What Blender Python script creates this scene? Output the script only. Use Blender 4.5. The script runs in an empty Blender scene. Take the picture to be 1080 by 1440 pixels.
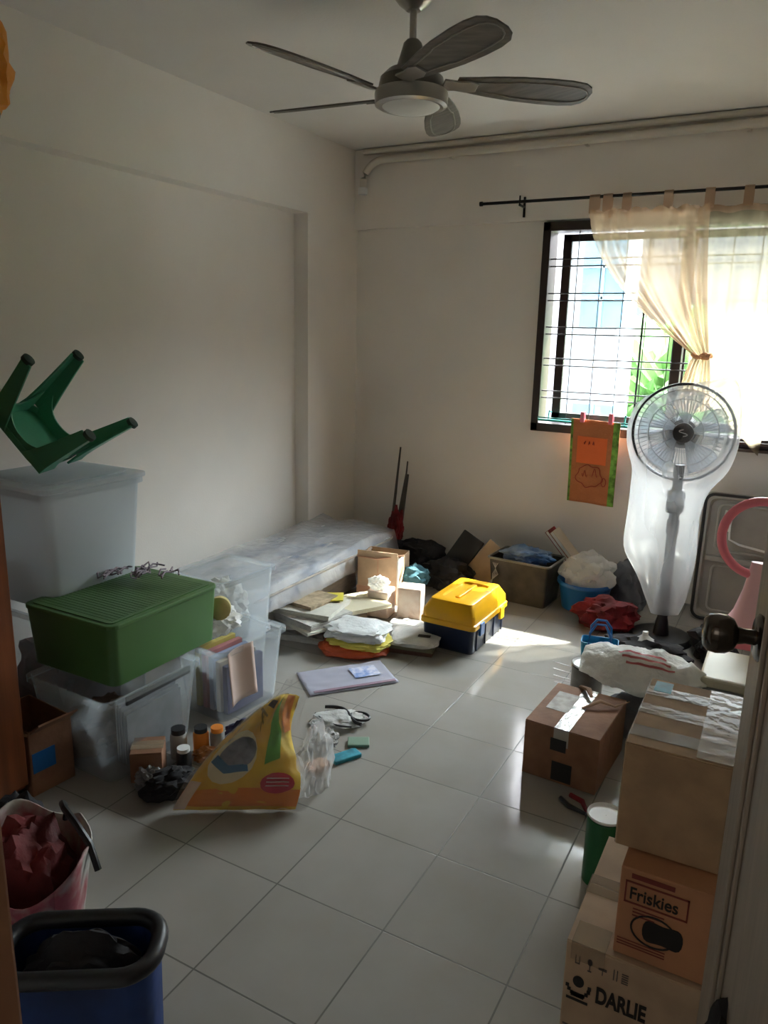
import bpy, bmesh, math, random
from mathutils import Vector, Matrix, noise, Euler
R = math.radians
PI = math.pi
random.seed(7)
sc = bpy.context.scene
COL = sc.collection

# ------------------------------------------------------------------ materials
MATS = {}
def newmat(name):
    m = bpy.data.materials.new(name); m.use_nodes = True
    nt = m.node_tree; nt.nodes.clear()
    return m, nt, nt.nodes, nt.links
def mat(name, col, rough=.5, metal=0, var=.0, vscale=8, bump=0, bscale=40, spec=.5, coat=0, sss=0, emit=None, trans=0, stretch=None, col2=None, blend=(.35, .65)):
    if name in MATS: return MATS[name]
    m, nt, N, L = newmat(name)
    out = N.new('ShaderNodeOutputMaterial'); p = N.new('ShaderNodeBsdfPrincipled')
    p.inputs['Roughness'].default_value = rough; p.inputs['Metallic'].default_value = metal
    p.inputs['Specular IOR Level'].default_value = spec; p.inputs['Coat Weight'].default_value = coat
    p.inputs['Transmission Weight'].default_value = trans
    p.inputs['Base Color'].default_value = (*col, 1)
    if emit: p.inputs['Emission Color'].default_value = (*emit[0], 1); p.inputs['Emission Strength'].default_value = emit[1]
    L.new(p.outputs[0], out.inputs[0])
    tc = N.new('ShaderNodeTexCoord'); mp = N.new('ShaderNodeMapping'); L.new(tc.outputs['Object'], mp.inputs[0])
    if stretch: mp.inputs['Scale'].default_value = stretch
    if var or col2:
        n = N.new('ShaderNodeTexNoise'); n.inputs['Scale'].default_value = vscale; n.inputs['Detail'].default_value = 4
        L.new(mp.outputs[0], n.inputs[0])
        r = N.new('ShaderNodeValToRGB'); L.new(n.outputs['Fac'], r.inputs[0])
        a = col2 if col2 else tuple(max(0, c * (1 - var)) for c in col)
        b = col if col2 else tuple(min(1, c * (1 + var)) for c in col)
        r.color_ramp.elements[0].position = blend[0]; r.color_ramp.elements[0].color = (*a, 1)
        r.color_ramp.elements[1].position = blend[1]; r.color_ramp.elements[1].color = (*b, 1)
        L.new(r.outputs[0], p.inputs['Base Color'])
    if bump:
        n2 = N.new('ShaderNodeTexNoise'); n2.inputs['Scale'].default_value = bscale; n2.inputs['Detail'].default_value = 3
        L.new(mp.outputs[0], n2.inputs[0])
        b = N.new('ShaderNodeBump'); b.inputs['Strength'].default_value = bump; b.inputs['Distance'].default_value = .01
        L.new(n2.outputs['Fac'], b.inputs['Height']); L.new(b.outputs[0], p.inputs['Normal'])
    MATS[name] = m; return m
def clear(name, col, fac=.35, rough=.15, diff=True, bump=.0, bscale=30, translucent=.5, var=None):
    """clear or milky plastic film: mix of a transparent and a glossy/translucent body"""
    if name in MATS: return MATS[name]
    m, nt, N, L = newmat(name)
    out = N.new('ShaderNodeOutputMaterial'); t = N.new('ShaderNodeBsdfTransparent')
    p = N.new('ShaderNodeBsdfPrincipled'); p.inputs['Base Color'].default_value = (*col, 1); p.inputs['Roughness'].default_value = rough
    tr = N.new('ShaderNodeBsdfTranslucent'); tr.inputs[0].default_value = (*col, 1)
    mx0 = N.new('ShaderNodeMixShader'); mx0.inputs[0].default_value = translucent
    L.new(p.outputs[0], mx0.inputs[1]); L.new(tr.outputs[0], mx0.inputs[2])
    mx = N.new('ShaderNodeMixShader'); L.new(t.outputs[0], mx.inputs[1]); L.new(mx0.outputs[0], mx.inputs[2])
    lw = N.new('ShaderNodeLayerWeight'); lw.inputs[0].default_value = .35
    mr = N.new('ShaderNodeMapRange'); mr.inputs['To Min'].default_value = fac; mr.inputs['To Max'].default_value = min(1, fac + .38)
    L.new(lw.outputs['Facing'], mr.inputs['Value'])
    L.new(mr.outputs[0], mx.inputs[0]); L.new(mx.outputs[0], out.inputs[0])
    if bump:
        tc = N.new('ShaderNodeTexCoord'); n2 = N.new('ShaderNodeTexNoise'); n2.inputs['Scale'].default_value = bscale
        n2.inputs['Detail'].default_value = 3
        L.new(tc.outputs['Object'], n2.inputs[0])
        b = N.new('ShaderNodeBump'); b.inputs['Strength'].default_value = bump; b.inputs['Distance'].default_value = .02
        L.new(n2.outputs['Fac'], b.inputs['Height']); L.new(b.outputs[0], p.inputs['Normal'])
    MATS[name] = m; return m

def floor_mat():
    m, nt, N, L = newmat('glazed floor tiles')
    out = N.new('ShaderNodeOutputMaterial'); p = N.new('ShaderNodeBsdfPrincipled'); L.new(p.outputs[0], out.inputs[0])
    geo = N.new('ShaderNodeNewGeometry'); mp = N.new('ShaderNodeMapping'); L.new(geo.outputs['Position'], mp.inputs[0])
    mp.inputs['Location'].default_value = (.43 + .335 * 12, -1.12 + .333 * 12, 0)
    br = N.new('ShaderNodeTexBrick'); L.new(mp.outputs[0], br.inputs[0])
    br.offset = 0; br.squash = 1
    br.inputs['Scale'].default_value = 1; br.inputs['Brick Width'].default_value = .335; br.inputs['Row Height'].default_value = .333
    br.inputs['Mortar Size'].default_value = .0026; br.inputs['Mortar Smooth'].default_value = .3
    br.inputs['Color1'].default_value = (.37, .352, .33, 1); br.inputs['Color2'].default_value = (.345, .328, .307, 1)
    br.inputs['Mortar'].default_value = (.13, .12, .108, 1)
    ns = N.new('ShaderNodeTexNoise'); ns.inputs['Scale'].default_value = 3.2; ns.inputs['Detail'].default_value = 6; L.new(geo.outputs['Position'], ns.inputs[0])
    rp = N.new('ShaderNodeValToRGB'); rp.color_ramp.elements[0].color = (.86, .84, .8, 1); rp.color_ramp.elements[1].color = (1, 1, 1, 1)
    rp.color_ramp.elements[0].position = .3; rp.color_ramp.elements[1].position = .7
    L.new(ns.outputs['Fac'], rp.inputs[0])
    mx = N.new('ShaderNodeMixRGB'); mx.blend_type = 'MULTIPLY'; mx.inputs[0].default_value = 1
    L.new(br.outputs['Color'], mx.inputs[1]); L.new(rp.outputs[0], mx.inputs[2]); L.new(mx.outputs[0], p.inputs['Base Color'])
    rr = N.new('ShaderNodeMapRange'); rr.inputs['To Min'].default_value = .13; rr.inputs['To Max'].default_value = .6
    L.new(br.outputs['Fac'], rr.inputs['Value']); L.new(rr.outputs[0], p.inputs['Roughness'])
    b = N.new('ShaderNodeBump'); b.invert = True; b.inputs['Strength'].default_value = .5; b.inputs['Distance'].default_value = .002
    L.new(br.outputs['Fac'], b.inputs['Height'])
    n3 = N.new('ShaderNodeTexNoise'); n3.inputs['Scale'].default_value = 9; L.new(geo.outputs['Position'], n3.inputs[0])
    b2 = N.new('ShaderNodeBump'); b2.inputs['Strength'].default_value = .06; b2.inputs['Distance'].default_value = .01
    L.new(n3.outputs['Fac'], b2.inputs['Height']); L.new(b.outputs[0], b2.inputs['Normal']); L.new(b2.outputs[0], p.inputs['Normal'])
    p.inputs['Specular IOR Level'].default_value = .6
    return m

WALL = mat('wall paint', (.80, .755, .70), .75, var=.05, vscale=1.2, bump=.08, bscale=120)
CEIL = mat('ceiling paint', (.76, .73, .69), .85, var=.05, vscale=1.0, bump=.1, bscale=90)
FLOOR = floor_mat()
PIPE = mat('pipe paint', (.66, .61, .53), .5)
BROWNFR = mat('bronze window aluminium', (.05, .035, .032), .35, .3)
GRILLE = mat('grille paint', (.04, .035, .04), .45)
ROD = mat('black rod', (.015, .013, .012), .35, .4)
CARD = mat('cardboard', (.42, .28, .16), .8, var=.12, vscale=14, bump=.15, bscale=60)
CARDD = mat('brown cardboard', (.27, .13, .07), .8, var=.15, vscale=12, bump=.15, bscale=60)
CARDP = mat('pink brown cardboard', (.52, .3, .2), .8, var=.1, vscale=10, bump=.1)
CARDO = mat('pale cardboard', (.5, .36, .24), .8, var=.1, vscale=12, bump=.1)
TAPE = clear('packing tape', (.6, .46, .3), .3, .2, translucent=.1, bump=.07, bscale=45)
INK = mat('black print', (.02, .017, .015), .6)
DRED = mat('dark red print', (.22, .04, .03), .6)
WHITEP = mat('white paper', (.8, .79, .75), .7, var=.05, vscale=20)
PAPERG = mat('newsprint', (.55, .53, .49), .85, var=.12, vscale=30, bump=.1)
BLACK = mat('black plastic', (.018, .018, .02), .4, var=.3, vscale=5)
BLACKC = mat('black cloth', (.02, .018, .02), .85, bump=.5, bscale=25)
GREENBOX = mat('green plastic', (.085, .20, .06), .38, var=.08, vscale=4)
GREENST = mat('sea green plastic', (.07, .34, .2), .35, var=.08, vscale=5)
CLEARB = clear('clear plastic box', (.8, .86, .9), .11, .18)
MILKY = clear('milky plastic box', (.86, .9, .93), .55, .25, translucent=.6)
FILM = clear('plastic film', (.93, .93, .93), .25, .18, bump=.9, bscale=22, translucent=.5)
FILMW = clear('white plastic bag', (.88, .88, .86), .72, .25, bump=.8, bscale=25, translucent=.3)
SHEER = clear('sheer cream voile', (.42, .345, .225), .6, .8, translucent=.75)
SHEERD = clear('gathered peach voile', (.62, .44, .31), .82, .8, translucent=.65)
STEEL = mat('brushed steel', (.42, .4, .37), .3, .85)
FANB = mat('fan blade laminate', (.17, .155, .135), .35, .25, var=.2, vscale=3, stretch=(2, 20, 20))
FANL = mat('fan blade light trim', (.36, .34, .3), .3, .5)
LAMPG = mat('frosted lamp glass', (.8, .8, .76), .4)
DOORP = mat('door laminate', (.36, .31, .25), .42, var=.12, vscale=5, stretch=(12, 12, .8), bump=.1, bscale=40)
KNOBM = mat('dark knob steel', (.12, .105, .09), .2, .9)
WOODO = mat('orange brown veneer', (.22, .062, .018), .4, var=.25, vscale=3, stretch=(10, 10, .6))
PEACH = mat('peach door frame', (.40, .21, .12), .5, var=.05)
YELLOW = mat('yellow plastic', (.9, .46, .01), .32, var=.05)
NAVY = mat('navy plastic', (.012, .02, .05), .35)
BLUE = mat('blue plastic', (.015, .13, .4), .35)
BLUEC = mat('blue cloth', (.03, .1, .28), .8, col2=(.25, .33, .45), vscale=9, bump=.4)
DEEPBLUE = mat('deep blue fabric', (.008, .035, .16), .6, var=.5, vscale=4, bump=.5, bscale=9)
REDC = mat('red cloth', (.2, .012, .016), .8, var=.5, vscale=9, bump=.6, bscale=18)
REDP = mat('red plastic', (.6, .05, .03), .4)
PINK = mat('pink plastic', (.85, .22, .27), .35)
PINKL = mat('pale pink plastic', (.85, .5, .52), .4)
GREYC = mat('grey cloth', (.12, .12, .13), .85, var=.3, vscale=8, bump=.5, bscale=15)
WHITEPL = mat('white plastic', (.78, .78, .76), .35)
CREAM = mat('cream plastic', (.72, .66, .5), .45)
TEAL = mat('teal print', (.03, .3, .4), .5, var=.4, vscale=20)
ORANGE = mat('orange print', (.8, .25, .03), .45)
GREENP = mat('leaf green print', (.12, .4, .04), .45)
GCAN = mat('green can paint', (.01, .12, .03), .3)
MATTR = mat('mattress ticking', (.62, .6, .58), .8, col2=(.2, .23, .3), vscale=5, stretch=(6, 1.4, 1), bump=.3, bscale=12, blend=(.4, .58))
MATTS = mat('mattress side', (.46, .41, .36), .85, var=.15, vscale=12, stretch=(1, 1, 6))
BEIGE = mat('greige moulded plastic', (.34, .32, .28), .45, var=.1, vscale=5)
SEAL = mat('black rubber seal', (.02, .02, .02), .6)
BAMB = mat('dark rod wood', (.05, .04, .035), .5, var=.3, vscale=10)

# ------------------------------------------------------------------ mesh builder
class M:
    def __init__(s): s.v = []; s.f = []; s.mi = []; s.m = 0
    def add(s, vs, fs):
        o = len(s.v); s.v += [tuple(v) for v in vs]
        for f in fs: s.f.append(tuple(o + i for i in f)); s.mi.append(s.m)
        return s
    def mat(s, i): s.m = i; return s
    def box(s, x0, x1, y0, y1, z0, z1, mtx=None):
        vs = [Vector((x, y, z)) for z in (z0, z1) for y in (y0, y1) for x in (x0, x1)]
        if mtx: vs = [mtx @ v for v in vs]
        return s.add(vs, [(0, 2, 3, 1), (4, 5, 7, 6), (0, 1, 5, 4), (1, 3, 7, 5), (3, 2, 6, 7), (2, 0, 4, 6)])
    def hull(s, bottom, top):
        """prism between two rings of the same length"""
        n = len(bottom); vs = [Vector(p) for p in bottom] + [Vector(p) for p in top]
        fs = [tuple(reversed(range(n))), tuple(range(n, 2 * n))] + [(i, (i + 1) % n, n + (i + 1) % n, n + i) for i in range(n)]
        return s.add(vs, fs)
    def loft(s, rings, closed=True, cap=True):
        n = len(rings[0]); vs = [Vector(p) for r in rings for p in r]; fs = []
        for k in range(len(rings) - 1):
            for i in range(n if closed else n - 1):
                a = k * n + i; b = k * n + (i + 1) % n; fs.append((a, b, b + n, a + n))
        if cap and closed:
            fs.append(tuple(reversed(range(n)))); fs.append(tuple(range((len(rings) - 1) * n, len(rings) * n)))
        return s.add(vs, fs)
    def lathe(s, prof, c=(0, 0, 0), n=32, axis='z', cap=True, sx=1, sy=1):
        rings = []
        for r, z in prof:
            ring = []
            for i in range(n):
                a = 2 * PI * i / n; x, y = r * math.cos(a) * sx, r * math.sin(a) * sy
                p = {'z': (x, y, z), 'y': (x, -z, y), 'x': (z, x, y)}[axis]
                ring.append((p[0] + c[0], p[1] + c[1], p[2] + c[2]))
            rings.append(ring)
        return s.loft(rings, True, cap)
    def tube(s, pts, r, n=10, closed=False, flat=1):
        pts = [Vector(p) for p in pts]; rings = []; N = len(pts)
        up = Vector((0, 0, 1)); alt = Vector((1, 0, 0))
        if closed and N > 3:
            nn = Vector((0, 0, 0))
            for i in range(N): nn += pts[i].cross(pts[(i + 1) % N])
            if nn.length > 1e-9: up = nn.normalized()
        for i, p in enumerate(pts):
            a = pts[(i - 1) % N] if closed or i else p; b = pts[(i + 1) % N] if closed or i < N - 1 else p
            t = (b - a).normalized() if (b - a).length > 1e-9 else up
            ref = up if abs(t.dot(up)) < .95 else alt
            u = t.cross(ref).normalized(); w = t.cross(u)
            rr = r[i] if isinstance(r, (list, tuple)) else r
            rings.append([p + u * (rr * math.cos(2 * PI * k / n)) + w * (rr * flat * math.sin(2 * PI * k / n)) for k in range(n)])
        if closed: rings.append(rings[0])
        return s.loft(rings, True, not closed)
    def grid(s, fn, nu, nv):
        vs = [fn(i / nu, j / nv) for j in range(nv + 1) for i in range(nu + 1)]
        fs = [(j * (nu + 1) + i, j * (nu + 1) + i + 1, (j + 1) * (nu + 1) + i + 1, (j + 1) * (nu + 1) + i) for j in range(nv) for i in range(nu)]
        return s.add(vs, fs)
    def openbox(s, w, d, h, t=.004, taper=.9, r=.03, z0=0, floor=True, c=(0, 0)):
        """open-top box with rounded corners and walls of thickness t; w x d measured at the rim"""
        def ring(k, inset, z): return [(c[0] + x, c[1] + y, z) for x, y in rrect(w * k - 2 * inset, d * k - 2 * inset, max(.004, r - inset))]
        s.loft([ring(taper, t * 2, z0 + t), ring(taper, 0, z0), ring(1, 0, z0 + h), ring(1, t, z0 + h), ring(taper, t, z0 + t)], True, False)
        a = ring(taper, 0, z0); n = len(a); o = len(s.v)
        s.add(a, [tuple(reversed(range(n)))]); s.add(ring(taper, t, z0 + t), [tuple(range(n))])
        return s
    def blob(s, c, size, seed=0, amp=.25, freq=2.2, flat=True, sub=4, power=1):
        bm = bmesh.new(); bmesh.ops.create_icosphere(bm, subdivisions=sub, radius=1)
        for v in bm.verts:
            p = v.co.copy(); n1 = noise.fractal(p * freq + Vector((seed * 7.1, seed * 3.3, seed)), 1.0, 2.0, 4)
            n2 = abs(noise.noise(p * freq * 2.3 + Vector((seed, 9, seed * 2)))); k = 1 + amp * n1 - amp * .6 * n2
            q = Vector([math.copysign(abs(x) ** power, x) for x in p]) * k
            v.co = Vector((q.x * size[0], q.y * size[1], q.z * size[2]))
            if flat: v.co.z = max(v.co.z, -size[2] * .62)
            v.co += Vector(c) + (Vector((0, 0, size[2] * .62)) if flat else Vector())
        s.add([v.co for v in bm.verts], [tuple(x.index for x in f.verts) for f in bm.faces]); bm.free()
        return s
    def build(s, name, mats, parent=None, loc=None, rot=None, bevel=0, smooth=False, seg=2, solid=0, sub=0, ang=40):
        me = bpy.data.meshes.new(name); me.from_pydata(s.v, [], s.f)
        if not isinstance(mats, (list, tuple)): mats = [mats]
        for m in mats: me.materials.append(m)
        me.polygons.foreach_set('material_index', [min(i, len(mats) - 1) for i in s.mi])
        bm = bmesh.new(); bm.from_mesh(me)
        if not solid: bmesh.ops.recalc_face_normals(bm, faces=bm.faces)
        bm.to_mesh(me); bm.free()
        me.update()
        if smooth:
            me.polygons.foreach_set('use_smooth', [True] * len(me.polygons))
            try: me.set_sharp_from_angle(angle=R(ang))
            except Exception: pass
        o = bpy.data.objects.new(name, me); COL.objects.link(o)
        if parent: o.parent = parent
        if loc: o.location = loc
        if rot: o.rotation_euler = rot
        if bevel:
            b = o.modifiers.new('bevel', 'BEVEL'); b.width = bevel; b.segments = seg; b.limit_method = 'ANGLE'; b.angle_limit = R(40)
        if solid:
            d = o.modifiers.new('solid', 'SOLIDIFY'); d.thickness = solid; d.offset = 0
        if sub:
            d = o.modifiers.new('sub', 'SUBSURF'); d.levels = sub; d.render_levels = sub
        return o
def rrect(w, d, r, n=4):
    pts = []; r = min(r, w / 2 - .001, d / 2 - .001)
    for cx, cy, a0 in ((w / 2 - r, d / 2 - r, 0), (-w / 2 + r, d / 2 - r, 90), (-w / 2 + r, -d / 2 + r, 180), (w / 2 - r, -d / 2 + r, 270)):
        for k in range(n + 1):
            a = R(a0 + 90 * k / n); pts.append((cx + r * math.cos(a), cy + r * math.sin(a)))
    return pts
def slab(m, w, d, z0, z1, r=.02, c=(0, 0)):
    a = [(c[0] + x, c[1] + y) for x, y in rrect(w, d, r)]
    return m.hull([(x, y, z0) for x, y in a], [(x, y, z1) for x, y in a])
def tag(o, label, cat, group=None, kind=None):
    if label: o['label'] = label
    if cat: o['category'] = cat
    if group: o['group'] = group
    if kind: o['kind'] = kind
    return o
def thing(name, label, cat, loc=(0, 0, 0), rot=(0, 0, 0), group=None):
    o = bpy.data.objects.new(name, None); COL.objects.link(o); o.empty_display_size = .05
    o.location = loc; o.rotation_euler = rot if isinstance(rot, tuple) else (0, 0, rot)
    return tag(o, label, cat, group)
def struct(o): o['kind'] = 'structure'; return o
def copy_tree(o, parent=None):
    c = o.copy(); COL.objects.link(c); c.parent = parent
    for ch in [x for x in COL.objects if x.parent == o]: copy_tree(ch, c)
    return c
def text(name, body, size, m, parent, loc, rot=(0, 0, 0), bold=0, shear=0, sx=1):
    cu = bpy.data.curves.new(name, 'FONT'); cu.body = body; cu.size = size; cu.extrude = .0004; cu.offset = bold; cu.shear = shear
    t = bpy.data.objects.new(name + '_tmp', cu); COL.objects.link(t)
    dg = bpy.context.evaluated_depsgraph_get(); me = bpy.data.meshes.new_from_object(t.evaluated_get(dg)); bpy.data.objects.remove(t)
    me.materials.clear(); me.materials.append(m)
    o = bpy.data.objects.new(name, me); COL.objects.link(o); o.parent = parent; o.location = loc; o.rotation_euler = rot; o.scale = (sx, 1, 1)
    return o

# ------------------------------------------------------------------ room shell
XL, XR, YF, YB, H = -2.68, .75, .36, 4.45, 2.6
XLR, YBR = -2.78, 4.49
struct(M().box(-3.0, 1.0, -1.6, 4.7, -.12, 0).build('floor', FLOOR))
struct(M().box(-3.0, 1.0, -1.6, 4.7, H, H + .15).build('ceiling', CEIL))
m = M().box(-2.95, XLR, .2, 4.7, 0, H).box(XLR, XL, .2, 4.7, 2.16, H).box(XLR, XL, 3.92, 4.7, 0, 2.16)
struct(m.build('wall_left', WALL))
WX0, WX1, WZ0, WZ1 = -1.42, .16, .93, 2.12
m = M().box(-2.95, 1.0, YB, 4.66, 2.13, H).box(XL, WX0, YBR, 4.66, 0, 2.13).box(WX1, 1.0, YBR, 4.66, 0, 2.13).box(WX0, WX1, YBR, 4.66, 0, WZ0)
struct(m.build('wall_back', WALL))
struct(M().box(XR, XR + .15, .2, 4.7, 0, H).build('wall_right', WALL))
m = M().box(-2.95, -.66, .22, YF, 0, H).box(.2, XR + .1, .22, YF, 0, H).box(-.66, .2, .22, YF, 2.1, H)
struct(m.build('wall_front', WALL))
# unseen corridor shell behind the camera; end wall added to shut out sky light
m = M().box(-1.6, -1.5, -1.6, .22, 0, H).box(.9, 1.0, -1.6, .22, 0, H).box(-1.6, 1.0, -1.7, -1.6, 0, H)
struct(m.build('wall_corridor', WALL))
struct(M().box(-.66, -.60, .2, .375, 0, 2.06).box(.14, .2, .2, .375, 0, 2.06).box(-.66, .2, .2, .375, 2.06, 2.1).build('trim_1', PEACH, bevel=.004))

# ------------------------------------------------------------------ window
GLASS, _nt, _N, _L = newmat('window glass')
_o = _N.new('ShaderNodeOutputMaterial'); _m = _N.new('ShaderNodeMixShader'); _t = _N.new('ShaderNodeBsdfTransparent'); _g = _N.new('ShaderNodeBsdfGlossy')
_t.inputs[0].default_value = (.9, .95, .95, 1); _g.inputs['Roughness'].default_value = .02; _m.inputs[0].default_value = .05
_L.new(_t.outputs[0], _m.inputs[1]); _L.new(_g.outputs[0], _m.inputs[2]); _L.new(_m.outputs[0], _o.inputs[0])
m = M()
yf0, yf1 = 4.45, 4.60
m.box(WX0, WX1, yf0, yf1, WZ0, WZ0 + .05).box(WX0, WX1, yf0, yf1, WZ1 - .05, WZ1)
m.box(WX0, WX0 + .045, yf0, yf1, WZ0, WZ1).box(WX1 - .045, WX1, yf0, yf1, WZ0, WZ1).box(-.66, -.61, 4.5, 4.58, WZ0, WZ1)
win = struct(m.build('window_1', BROWNFR, bevel=.003))
for i, (a, b, yy) in enumerate(((-1.325, -.62, 4.545), (-.65, .12, 4.575))):
    m = M().box(a, a + .05, yy, yy + .022, .99, 2.06).box(b - .05, b, yy, yy + .022, .99, 2.06).box(a, b, yy, yy + .022, .99, 1.04).box(a, b, yy, yy + .022, 2.02, 2.06)
    sash = struct(m.build('window_sash', BROWNFR, win, bevel=.002))
    struct(M().box(a + .05, b - .05, yy + .009, yy + .013, 1.04, 2.02).build('window_pane', GLASS, sash))
# painted steel safety grille
m = M()
zs = [1.15, 1.34, 1.52, 1.71, 1.90]
for z in zs:
    for dz in (-.02, .02): m.tube([(WX0 + .04, 4.485, z + dz), (WX1 - .04, 4.485, z + dz)], .004, 8)
x = -1.22
while x < WX1 - .05:
    m.tube([(x, 4.493, WZ0 + .04), (x, 4.493, WZ1 - .04)], .0028, 8); x += .135
m.tube([(-.83, 4.493, WZ0 + .04), (-.83, 4.493, WZ1 - .04)], .006, 8)
tag(m.build('window_grille', GRILLE, smooth=True), 'black steel window grille of paired horizontal bars', 'grille')
# stacked louvre ledge at the right foot of the window
m = M()
for k in range(3): m.box(-.27 + .01 * k, .16, 4.405 + .012 * k, 4.455, .915 + .035 * k, .93 + .035 * k)
struct(m.build('trim_2', mat('dark sill wood', (.07, .045, .03), .4), bevel=.002))
# our own building's unseen outer wall, raised to shade the block opposite
struct(M().box(-34, -2.95, 4.5, 4.66, -8, 28).box(1.0, 30, 4.5, 4.66, -8, 28).box(-2.95, 1.0, 4.66, 4.68, -8, .5).box(-2.95, 1.0, 4.66, 4.68, 2.6, 28).build('wall_outer', mat('outer concrete', (.3, .3, .29), .8)))
struct(M().box(-2.3, 1.0, 4.68, 5.28, 2.3, 2.38).build('trim_3', mat('outer concrete', (.3, .3, .29), .8)))  # unseen hood over the window, added to cut the sun patch

# pipe
pp = [(1.0, 4.415, 2.525), (-2.46, 4.415, 2.525)]
for k in range(1, 7):
    a = R(90 * k / 6); pp.append((-2.46 - .14 * math.sin(a), 4.415, 2.525 - .14 * (1 - math.cos(a))))
pp.append((-2.60, 4.415, 2.35))
pr = thing('wall_pipe', 'beige painted pipe along the top of the back wall bending down', 'pipe', (0, 0, 0))
M().tube(pp, .022, 14).build('pipe_run', PIPE, pr, smooth=True)
M().lathe([(.03, 0), (.03, .04)], (-2.60, 4.415, 2.33), 20).build('end_cap', WHITEPL, pr, smooth=True, bevel=.003)
for x in (-2.0, -1.2, -.4): M().box(x - .01, x + .01, 4.41, 4.45, 2.497, 2.553).build('pipe_clip', PIPE, pr, bevel=.002)
m = M().tube([(1.0, 4.425, 2.58), (-2.6, 4.425, 2.58)], .018, 12)
tag(m.build('thin_pipe', PIPE, smooth=True), 'upper straight painted pipe tucked under the ceiling at the back wall', 'pipe')

# ------------------------------------------------------------------ ceiling fan
fan = thing('ceiling_fan', 'grey five-blade ceiling fan with round light hanging from the ceiling', 'fan', (-1.275, 2.475, 2.6))
M().lathe([(.001, 0), (.068, 0), (.072, -.02), (.062, -.03), (.066, -.045), (.05, -.065), (.024, -.085), (.001, -.088)], n=40).build('canopy', STEEL, fan, smooth=True, ang=30)
M().lathe([(.012, -.08), (.012, -.2)], n=20).build('rod', STEEL, fan, smooth=True)
M().lathe([(.02, -.17), (.03, -.18), (.036, -.2), (.052, -.25), (.058, -.262)], n=36).build('motor_collar', mat('collar grey', (.2, .19, .17), .35, .5), fan, smooth=True, ang=30)
M().lathe([(.03, -.258), (.08, -.262), (.105, -.285), (.11, -.31), (.107, -.322)], n=44).build('motor_housing', mat('housing grey', (.16, .15, .135), .3, .6), fan, smooth=True, ang=30)
M().lathe([(.09, -.318), (.121, -.325), (.124, -.335), (.121, -.368), (.108, -.374), (.1, -.372)], n=48).build('light_ring', STEEL, fan, smooth=True, ang=30)
M().lathe([(.1, -.370), (.085, -.379), (.05, -.385), (.001, -.387)], n=40, cap=False).build('lamp_glass', LAMPG, fan, smooth=True)
def blade(ang):
    e = Matrix.Rotation(R(ang), 4, 'Z') @ Matrix.Rotation(R(-15), 4, 'X')
    def out(k):   # outline half width along the length
        pts = []
        prof = [(.13, .034), (.18, .042), (.25, .055), (.34, .066), (.44, .071), (.51, .070), (.56, .062), (.585, .045), (.598, .02)]
        a = [(x - (0 if k == 1 else .012 if x > .3 else -.05), y * k - (0 if k == 1 else .004)) for x, y in prof]
        pts = a + [(x, -y) for x, y in reversed(a)]
        return pts
    z = -.325
    pts = out(1)
    bl = M().hull([e @ Vector((x, y, z - .003)) for x, y in pts], [e @ Vector((x, y, z + .003)) for x, y in pts]).build('blade', FANB, fan, bevel=.0015)
    q = [(x, y) for x, y in out(.72)]
    M().tube([e @ Vector((x, y, z - .0035)) for x, y in q], .0028, 6, closed=True).build('blade_inlay', FANL, bl, smooth=True)
    m = M()
    pr = [(.085, .028), (.13, .024), (.17, .03), (.2, .02)]
    pr = pr + [(x, -y) for x, y in reversed(pr)]
    m.hull([e @ Vector((x, y, z - .010)) for x, y in pr], [e @ Vector((x, y, z - .003)) for x, y in pr])
    m.build('blade_bracket', STEEL, fan, bevel=.0015)
for k in range(5): blade(40 + 72 * k)

# ------------------------------------------------------------------ curtain rod and curtains
rod = thing('curtain_rod', 'thin black curtain rod above the window', 'curtain rod', (0, 0, 0))
m = M().tube([(-1.77, 4.375, 2.225), (.4, 4.375, 2.225)], .0085, 12); m.build('rod', ROD, rod, smooth=True)
M().lathe([(.001, 0), (.013, .004), (.013, .02), (.001, .024)], (-1.79, 4.375, 2.225), 16, 'x').build('finial', ROD, rod, smooth=True)
for x in (-1.54, .3): M().box(x - .006, x + .006, 4.36, 4.45, 2.2, 2.21).box(x - .006, x + .006, 4.44, 4.455, 2.15, 2.26).tube([(x, 4.36, 2.2), (x, 4.362, 2.255)], .005, 8).build('rod_bracket', ROD, rod, bevel=.001)

def lerp(a, b, t): return a + (b - a) * t
def gathered(u, v):
    # u across, v 0 top .. 1 bottom ; tie at v=.72
    zt, ztie, zb = 2.15, 1.405, 1.13
    if v < .78:
        t = v / .78; z = lerp(zt, ztie, t)
        lt = lerp(-1.135, -.525, t ** 1.8)
        rt = lerp(-.53, -.455, min(1, t ** 1.5))
    else:
        t = (v - .78) / .22; z = lerp(ztie, zb, t); lt = lerp(-.525, -.60, t ** .6); rt = lerp(-.455, -.42, t ** .6)
    w = rt - lt
    x = lerp(lt, rt, u)
    amp = lerp(.012, .03, min(1, v / .78)) if v < .78 else .028
    y = 4.352 - .01 * v + amp * math.sin(u * 2 * PI * 7 + v * 2) * (.55 + .45 * math.sin(u * 9))
    if v < .06: z += .012 * math.cos(u * 2 * PI * 5) * (1 - v / .06)
    return Vector((x, y, z - .02 * math.sin(u * PI) * (1 if v > .78 else v)))
cl = thing('tab_top_curtain', 'sheer peach curtain tied back to the right of the window opening', 'curtain', (0, 0, 0))
M().grid(gathered, 110, 60).build('curtain_panel', clear('draped peach voile', (.60, .43, .28), .72, .8, translucent=.75), cl, smooth=True, ang=180)
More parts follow.
